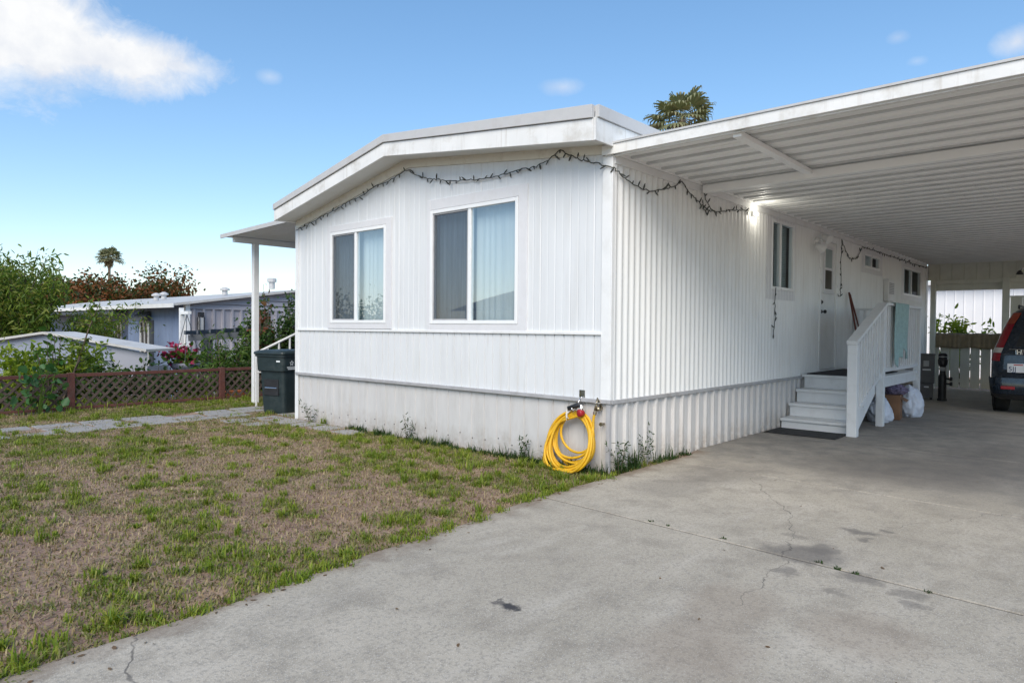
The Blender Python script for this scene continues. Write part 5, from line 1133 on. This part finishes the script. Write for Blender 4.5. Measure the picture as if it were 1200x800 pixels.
for i, (px, D, h, mt, lb) in enumerate(((120, 12.7, .95, 'leaf_dark', 'dark low shrub behind the lattice near the lime shrub'), (170, 13.2, .9, 'leaf_dark', 'dark low shrub behind the middle lattice panel'), (225, 13.9, .85, 'leaf_mid', 'green low shrub behind the lattice under the basket'), (282, 14.6, 1.0, 'leaf_dark', 'dark low shrub behind the last lattice panel'), (25, 12.6, .95, 'leaf_dark', 'dark low shrub behind the leftmost lattice panel'))):
    shrub('low_shrub', px, D, .6, h, 700, .11, mt, lb, aspect=.5)
g = ground_at(55, 11.9); g.z = .0; g = Vector((-2.62, 9.12, 0)); t = thing('broadleaf_plant', g, 'broad leaved plant growing through the fence left of its post', 'plant')
pts = [tuple(g + Vector((random.gauss(0, .17), random.gauss(-.05, .06), random.uniform(.12, .82)))) for _ in range(52)]; leaves('foliage', pts, .13, 'leaf_blue', t, aspect=.8, droop=.2); m = MB()
for k in range(6): m.tube([g + Vector((random.gauss(0, .03), 0, -.05)), g + Vector((random.gauss(0, .1), -.04, .4)), g + Vector((random.gauss(0, .15), -.05, .75))], .007, 5)
m.build('stem', 'leaf_mid', t)
# thin sapling leaning up past the shed
a, b = at(70, 432, 12.4), at(118, 352, 12.6); a.z = max(a.z - .7, -.4)
t = thing('sapling', (a.x, a.y, gz(a.x, a.y)), 'thin sparse sapling leaning right in front of the shed', 'sapling'); m = MB(); q = [a, a.lerp(b, .35) + Vector((.05, 0, .1)), a.lerp(b, .7) + Vector((0, 0, .05)), b]; m.tube(q, [.022, .018, .012, .004], 6); pts = []
for k in range(16):
    u = random.uniform(.3, 1); p = a.lerp(b, u); e = p + Vector((random.gauss(0, .22), random.gauss(0, .22), random.gauss(.05, .16))); m.tube([p, e], [.007, .003], 4)
    for j in range(13): pts.append(tuple(p.lerp(e, random.random() * 1.1) + Vector((random.gauss(0, .04),) * 3)))
m.build('trunk', 'bark', t); leaves('crown', pts, .095, 'leaf_peach', t, aspect=.5)

# ================================================================== BEHIND THE CARPORT
nw = thing('white_house', (20.6, -2, 0), 'white ribbed house wall behind the carport end fence', 'house')
m = MB(); pf = []; y = -9.
while y < 3.4: pf += [(20.5, y), (20.5, y + .2), (20.485, y + .215), (20.485, y + .235), (20.5, y + .25)]; y += .26
vs = []
for p in pf: vs += [(p[0], p[1], -.05), (p[0], p[1], 3.0)]
m.add(vs, [(2 * i, 2 * i + 1, 2 * i + 3, 2 * i + 2) for i in range(len(pf) - 1)]); m.build('wall', 'nwhite', nw)
m = MB(); m.box(20.2, 25, -9.1, 3.5, 3.0, 3.12); m.build('roof', 'roof', nw); m = MB(); m.box(20.52, 22, -8.9, 3.3, -.05, 2.99); m.build('side_wall', 'nwhite', nw)
shrub_ = at(1124, 400, 25.0)
def yshrub(x, y, h, label):
    g = Vector((x, y, 0)); t = thing('lime_shrub', g, label, 'shrub'); pts = []; s = MB()
    for k in range(12):
        a = random.uniform(0, 2 * PI); e = g + Vector((.55 * math.cos(a) * random.random(), .75 * math.sin(a) * random.random(), h * random.uniform(.75, 1.05))); s.tube([g, e], [.014, .004], 4)
        for j in range(80): pts.append(tuple(g.lerp(e, random.uniform(.35, 1.05)) + Vector((random.gauss(0, .08), random.gauss(0, .09), random.gauss(0, .07)))))
    s.build('stem', 'bark', t); leaves('foliage', pts, .17, 'leaf_lime', t, aspect=.3, droop=.3)
yshrub(15.6, -.62, 1.78, 'bright lime shrub showing over the canvas covered fence')

# ================================================================== CAR (tail towards us)
car = thing('parked_suv', (11, -3.02, .03), 'dark navy SUV parked under the carport, cut by the right edge', 'car')
CX0, CYc, GZ = 8.86, -2.93, .03
def hw(z):
    return float(np.interp(z, [.26, .36, .6, .85, 1.02, 1.12, 1.5, 1.68, 1.76], [.80, .86, .89, .895, .885, .855, .71, .62, .50]))
def xr(z): return float(np.interp(z, [.26, .34, .48, .66, .72, 1.05, 1.4, 1.66, 1.76], [.10, .02, .0, .02, .07, .10, .22, .40, .55]))
def xf(z): return float(np.interp(z, [.26, .34, .6, .85, .95, 1.0, 1.06, 1.5, 1.7, 1.76], [4.35, 4.48, 4.52, 4.45, 4.2, 3.75, 3.35, 2.62, 2.2, 1.9]))
NR_, NC_, NS_ = 12, 6, 40
def outline(z, grow=0.):
    w = hw(z) + grow; a = xr(z) - grow; f = xf(z) + grow; r = min(.20, w * .35); pts = []
    for i in range(NR_ + 1): y = -(w - r) + 2 * (w - r) * i / NR_; pts.append((a + .10 * (y / w) ** 4 * 0, y))
    for i in range(1, NC_): t_ = (PI / 2) * i / NC_; pts.append((a + r - r * math.cos(t_), (w - r) + r * math.sin(t_)))
    for i in range(NS_ + 1): pts.append((a + r + (f - a - 2 * r) * i / NS_, w))
    for i in range(1, NC_): t_ = (PI / 2) * i / NC_; pts.append((f - r + r * math.sin(t_), (w - r) + r * math.cos(t_)))
    for i in range(NR_ + 1): y = (w - r) - 2 * (w - r) * i / NR_; pts.append((f, y))
    for i in range(1, NC_): t_ = (PI / 2) * i / NC_; pts.append((f - r + r * math.cos(t_), -(w - r) - r * math.sin(t_)))
    for i in range(NS_ + 1): pts.append((f - r - (f - a - 2 * r) * i / NS_, -w))
    for i in range(1, NC_): t_ = (PI / 2) * i / NC_; pts.append((a + r - r * math.sin(t_), -(w - r) - r * math.cos(t_)))
    z = z + max(0, z - 1.0) * .16; return [(CX0 + x, CYc + y, GZ + z) for x, y in pts]
zl = [.26, .30, .34, .40, .48, .56, .64, .68, .72, .80, .85, .90, .95, .98, 1.0, 1.02, 1.06, 1.12, 1.2, 1.3, 1.4, 1.5, 1.6, 1.66, 1.70, 1.74, 1.76]
m = MB(); loft(m, [outline(z) for z in zl]); body_c = m.build('body', 'carpaint', car, smooth=True)
mod = body_c.modifiers.new('es', 'EDGE_SPLIT'); mod.split_angle = R(40)
def patch(name, mat, zs_, idx, grow=.004, smooth=True):
    mb = MB(); n = len(idx); vs = []
    for z in zs_:
        o_ = outline(z, grow); vs += [o_[i % len(o_)] for i in idx]
    mb.add(vs, [(j * n + i, j * n + i + 1, (j + 1) * n + i + 1, (j + 1) * n + i) for j in range(len(zs_) - 1) for i in range(n - 1)]); return mb.build(name, mat, car, smooth=smooth)
NTOT = len(outline(.5)); L0 = NR_ + NC_            # index of left side start
gz_ = [1.10, 1.2, 1.3, 1.4, 1.5, 1.58]
patch('rear_window', 'carglass', [1.16, 1.25, 1.35, 1.45, 1.55, 1.60], list(range(1, NR_)))
for (a, b) in ((1, 9), (10, 19), (20, 27)):
    patch('side_window', 'carglass', gz_, list(range(L0 + a, L0 + b + 1)))
    R0 = L0 + NS_ + NC_ + NR_ + NC_; patch('side_window', 'carglass', gz_, list(range(R0 + NS_ - b, R0 + NS_ - a + 1)))
F0 = L0 + NS_ + NC_; patch('windscreen', 'carglass', gz_, list(range(F0 + 1, F0 + NR_)))
li = list(range(NR_ + 1, L0 + 2)); ri = list(range(NTOT - NC_ - 1, NTOT))
for idx in (li, ri):
    inner = idx
    tl = patch('taillight', 'redlens', [.93, 1.0, 1.06], inner, .009)
    patch('reverse_lens', 'clearlens', [1.062, 1.10, 1.14], inner, .009)
    patch('taillight', 'redlens', [1.142, 1.2, 1.3, 1.4, 1.5], inner, .009); patch('indicator_lens', 'orangelens', [1.502, 1.56, 1.62, 1.67], inner, .009)
patch('rear_bumper', 'carpaint', [.36, .42, .5, .58, .64], list(range(0, L0 + 3)), .03)
patch('bumper_lip', 'black', [.28, .32, .355], list(range(0, L0 + 3)), .02)
for s_ in (-1, 1):
    m = MB(); y = CYc + s_ * .62; m.box(CX0 - .042, CX0 - .02, y - .10, y + .10, GZ + .445, GZ + .50); m.build('reflector', 'redlens', car, bevel=.006)
    for xw in (.80, 3.55):
        arch = MB(); arch.tube([(CX0 + xw + .40 * math.cos(a), CYc + s_ * .865, GZ + .35 + .40 * math.sin(a)) for a in np.linspace(-.15, PI + .15, 20)], .045, 8); arch.build('wheel_arch', 'black', car, smooth=True)
        well = MB(); well.lathe([(.38, -.012), (.38, .012)], (CX0 + xw, CYc + s_ * .885, GZ + .36), 28, 'y'); well.build('wheel_well', 'black', car)
        tw = MB(); tw.lathe([(.2, -.1), (.30, -.11), (.335, -.09), (.345, -.05), (.345, .05), (.335, .09), (.30, .11), (.2, .1)], (CX0 + xw, CYc + s_ * .79, GZ + .345), 32, 'y'); wh_ = tw.build('wheel', 'tyre', car, smooth=True)
        rm = MB(); rm.lathe([(.2, .06 * s_), (.19, .10 * s_), (.05, .085 * s_), (.03, .1 * s_)], (CX0 + xw, CYc + s_ * .805, GZ + .345), 24, 'y')
        for k in range(5): 
            a = 2 * PI * k / 5; c_ = Vector((CX0 + xw, CYc + s_ * .908, GZ + .345)); rm.beam(c_, c_ + Vector((.19 * math.cos(a), 0, .19 * math.sin(a))), .045, .02, (0, 1, 0))
        rm.build('rim', 'chrome', wh_)
pl_ = MB(); pl_.box(CX0 - .012 + .06, CX0 + .062, CYc + .46, CYc + .46 + .30, GZ + .735, GZ + .885)
lp = MB(); lp.box(CX0 + .048, CX0 + .060, CYc + .33, CYc + .64, GZ + .735, GZ + .89); lpo = lp.build('licence_plate', 'plate', car, bevel=.006)
def text(s_, size, loc, rot, mat, parent, name, ext=.001):
    cu = bpy.data.curves.new(name, 'FONT'); cu.body = s_; cu.size = size; cu.extrude = ext; cu.align_x = 'LEFT'
    ob = bpy.data.objects.new(name, cu); COL.objects.link(ob); dg = bpy.context.evaluated_depsgraph_get(); me = bpy.data.meshes.new_from_object(ob.evaluated_get(dg)); bpy.data.objects.remove(ob)
    me.materials.clear(); me.materials.append(M[mat]); o = bpy.data.objects.new(name, me); COL.objects.link(o)
    if parent is not None: o.parent = parent; o.location = Vector(loc) - wt(parent)
    else: o.location = loc
    o.rotation_euler = rot; return o
text('5JJ', .115, (CX0 + .0468, CYc + .625, GZ + .757), (PI / 2, 0, -PI / 2), 'ink', lpo, 'plate_text')
m = MB(); m.box(CX0 + .0468, CX0 + .0478, CYc + .42, CYc + .55, GZ + .858, GZ + .876); m.build('plate_script', 'redink', lpo)
em = MB(); ec = (CX0 + .098, CYc + .48, GZ + 1.09)
em.tube([(ec[0], ec[1] + .055 * sx, ec[2] + .042 * sz) for sx, sz in ((-1, 1), (1, 1), (.8, -1), (-.8, -1))], .008, 6, closed=True)
em.beam((ec[0], ec[1] + .03, ec[2] + .04), (ec[0], ec[1] + .022, ec[2] - .04), .014, .014, (1, 0, 0)); em.beam((ec[0], ec[1] - .03, ec[2] + .04), (ec[0], ec[1] - .022, ec[2] - .04), .014, .014, (1, 0, 0)); em.beam((ec[0], ec[1] + .024, ec[2]), (ec[0], ec[1] - .024, ec[2]), .012, .014, (1, 0, 0)); em.build('emblem', 'chrome', car)
m = MB(); m.tube([(CX0 + .095, CYc + .62, GZ + 1.135), (CX0 + .09, CYc + .3, GZ + 1.135)], .006, 6); m.build('trim_strip', 'chrome', car)
for s_ in (-1, 1):
    m = MB(); m.tube([(CX0 + .7, CYc + s_ * .55, GZ + 1.865), (CX0 + .8, CYc + s_ * .56, GZ + 1.915), (CX0 + 2.0, CYc + s_ * .56, GZ + 1.915), (CX0 + 2.1, CYc + s_ * .55, GZ + 1.85)], .018, 6); m.build('roof_rail', 'black', car)
    m = MB(); m.lathe([(.02, -.1), (.08, -.09), (.1, 0), (.08, .06)], (CX0 + 3.05, CYc + s_ * .99, GZ + 1.10), 12, 'x'); m.build('mirror', 'carpaint', car, smooth=True)
    m = MB(); m.lathe([(.02, -.05), (.09, -.03), (.1, .03), (.03, .05)], (CX0 + 4.40, CYc + s_ * .62, GZ + .74), 12, 'x'); m.build('headlight', 'clearlens', car, smooth=True)
m = MB(); m.tube([(CX0 + .1, CYc + .35, GZ + .24), (CX0 + .5, CYc + .35, GZ + .26)], .03, 8); m.build('exhaust', 'chrome', car)
m = MB(); m.tube([(CX0 + .42, CYc + .2, GZ + 1.83), (CX0 + .42, CYc - .2, GZ + 1.83)], .01, 5); m.build('wiper', 'black', car)

# ================================================================== ACROSS THE STREET (what the gable panes mirror)
rh = thing('tan_house', (-16, 12, 0), 'tan house with a brown roof mirrored in the gable window panes', 'house')
box('wall', 'tanstucco', rh, -24, -15, 7.5, 17.5, -.9, 2.25); m = MB(); m.prism([(7, 2.2), (17.9, 2.2), (12.5, 3.3)], -24.6, -14.4, 'x'); m.build('roof', 'brownroof', rh)
box('garage_door', 'nwhite', rh, -14.99, -14.95, 9, 12, -.9, 1.5); m = MB(); m.box(-14.99, -14.94, 13.3, 15, .2, 1.4); f_ = m.build('window', 'vinyl', rh); box('pane', 'carglass', f_, -14.938, -14.93, 13.4, 14.9, .3, 1.3)
g = Vector((-9.0, 17.2, -.9)); tree('street_tree', g, 3.6, 9, .75, 77, 'leaf_mid', 70, .13, 'green tree mirrored in the left gable window', 'tree', r0=.14, lift=.6, mid=.3, aspect=.5, fuzz=.3)

# ================================================================== LIGHT
SUN = Vector((-.85, -.53, 0)).normalized(); EL = R(42)
sd_ = Vector((SUN.x * math.cos(EL), SUN.y * math.cos(EL), math.sin(EL)))
su = bpy.data.lights.new('sun', 'SUN'); su.energy = 2.35; su.angle = R(42); su.color = (1, .915, .79)
so = bpy.data.objects.new('sun', su); COL.objects.link(so); so.rotation_euler = sd_.to_track_quat('Z', 'Y').to_euler(); so.location = (0, 0, 30)
w = bpy.data.worlds.new('World'); SC.world = w; w.use_nodes = True; nt = w.node_tree; nt.nodes.clear(); b = NB(nt)
out = b.n('ShaderNodeOutputWorld'); bg = b.n('ShaderNodeBackground', i_Strength=.125)
sky = b.n('ShaderNodeTexSky'); sky.sky_type = 'NISHITA'; sky.sun_disc = False; sky.sun_elevation = EL; sky.sun_rotation = math.atan2(SUN.x, SUN.y); sky.air_density = 1.0; sky.dust_density = .35; sky.ozone_density = 1.6; sky.altitude = 50
tc = b.n('ShaderNodeTexCoord'); dv = tc.outputs['Generated']
def dirn(px, py): return (at(px, py, 1) - CAM).normalized()
def cl(px, py, rw, rh_, soft, amt, seed):
    """soft edged cloud round one direction of the sky: rw, rh_ half sizes (radians)"""
    c = dirn(px, py); e = Vector((0, 0, 1)).cross(c).normalized(); n_ = c.cross(e)
    wv = b.n('ShaderNodeVectorMath', operation='ADD', i_0=dv, i_1=(seed, 0, 0)).outputs[0]
    n1 = b.math('SUBTRACT', b.noise(wv, 6, 8, .6), .5); n2 = b.math('SUBTRACT', b.noise(wv, 17, 9, .68, .6), .5)
    dx = b.n('ShaderNodeVectorMath', operation='DOT_PRODUCT', i_0=dv, i_1=tuple(e)).outputs['Value']; dy = b.n('ShaderNodeVectorMath', operation='DOT_PRODUCT', i_0=dv, i_1=tuple(n_)).outputs['Value']; dz = b.n('ShaderNodeVectorMath', operation='DOT_PRODUCT', i_0=dv, i_1=tuple(c)).outputs['Value']
    q = b.math('SQRT', b.math('ADD', b.math('POWER', b.math('MULTIPLY', dx, 1 / rw), 2), b.math('POWER', b.math('MULTIPLY', dy, 1 / rh_), 2)))
    q = b.math('ADD', q, b.math('ADD', b.math('MULTIPLY', n1, 1.7), b.math('MULTIPLY', n2, 1.3)))
    f = b.math('MULTIPLY', b.ramp(q, 1 - soft, 1 + soft * .35, amt, 0), b.math('GREATER_THAN', dz, 0)); return f
fs = [cl(15, 20, .13, .06, .55, 1, 0), cl(100, 60, .12, .038, .55, 1, 3.), cl(150, 66, .085, .028, .6, .97, 5.), cl(205, 78, .05, .015, .7, .9, 19.), cl(-90, 40, .16, .07, .6, 1, 7.), cl(660, 102, .022, .009, 1.3, .55, 9.), cl(316, 90, .014, .008, 1.3, .4, 11.), cl(1190, 50, .02, .014, 1., .8, 13.), cl(1052, 44, .010, .006, 1.3, .3, 15.), cl(1075, 72, .010, .005, 1.3, .3, 25.), cl(55, 98, .04, .010, 1.2, .45, 17.), cl(15, 86, .02, .008, 1.2, .4, 21.)]
f = fs[0]
for g_ in fs[1:]: f = b.math('MAXIMUM', f, g_)
hs = b.n('ShaderNodeHueSaturation', i_Saturation=1.22, i_Value=.97, i_Hue=.498); b.link(sky.outputs[0], hs.inputs['Color'])
gm = b.n('ShaderNodeGamma', i_Gamma=.80); b.link(b.mix(1, hs.outputs[0], (1 / 5,) * 3, 'MULTIPLY'), gm.inputs[0]); skyc = b.mix(1, gm.outputs[0], (4.75, 4.8, 5.0), 'MULTIPLY')
cn = b.ramp(b.noise(dv, 11, 8, .6), .38, .62); col = b.mix(f, skyc, b.mix(cn, (3.9, 4.1, 4.5), (5.0, 5.05, 5.1))); b.link(col, bg.inputs[0]); b.link(bg.outputs[0], out.inputs[0])
SC.view_settings.view_transform = 'Standard'; SC.view_settings.look = 'None'; SC.view_settings.exposure = .66; SC.view_settings.gamma = 1
SC.render.film_transparent = False
SC.cycles.max_bounces = 10; SC.cycles.diffuse_bounces = 6; SC.cycles.transparent_max_bounces = 12; SC.cycles.glossy_bounces = 4
SC.cycles.use_denoising = True; SC.cycles.denoiser = 'OPENIMAGEDENOISE'; SC.cycles.denoising_input_passes = 'RGB_ALBEDO_NORMAL'; SC.cycles.denoising_prefilter = 'ACCURATE'; SC.cycles.sample_clamp_indirect = 6
SC.cycles.use_adaptive_sampling = True
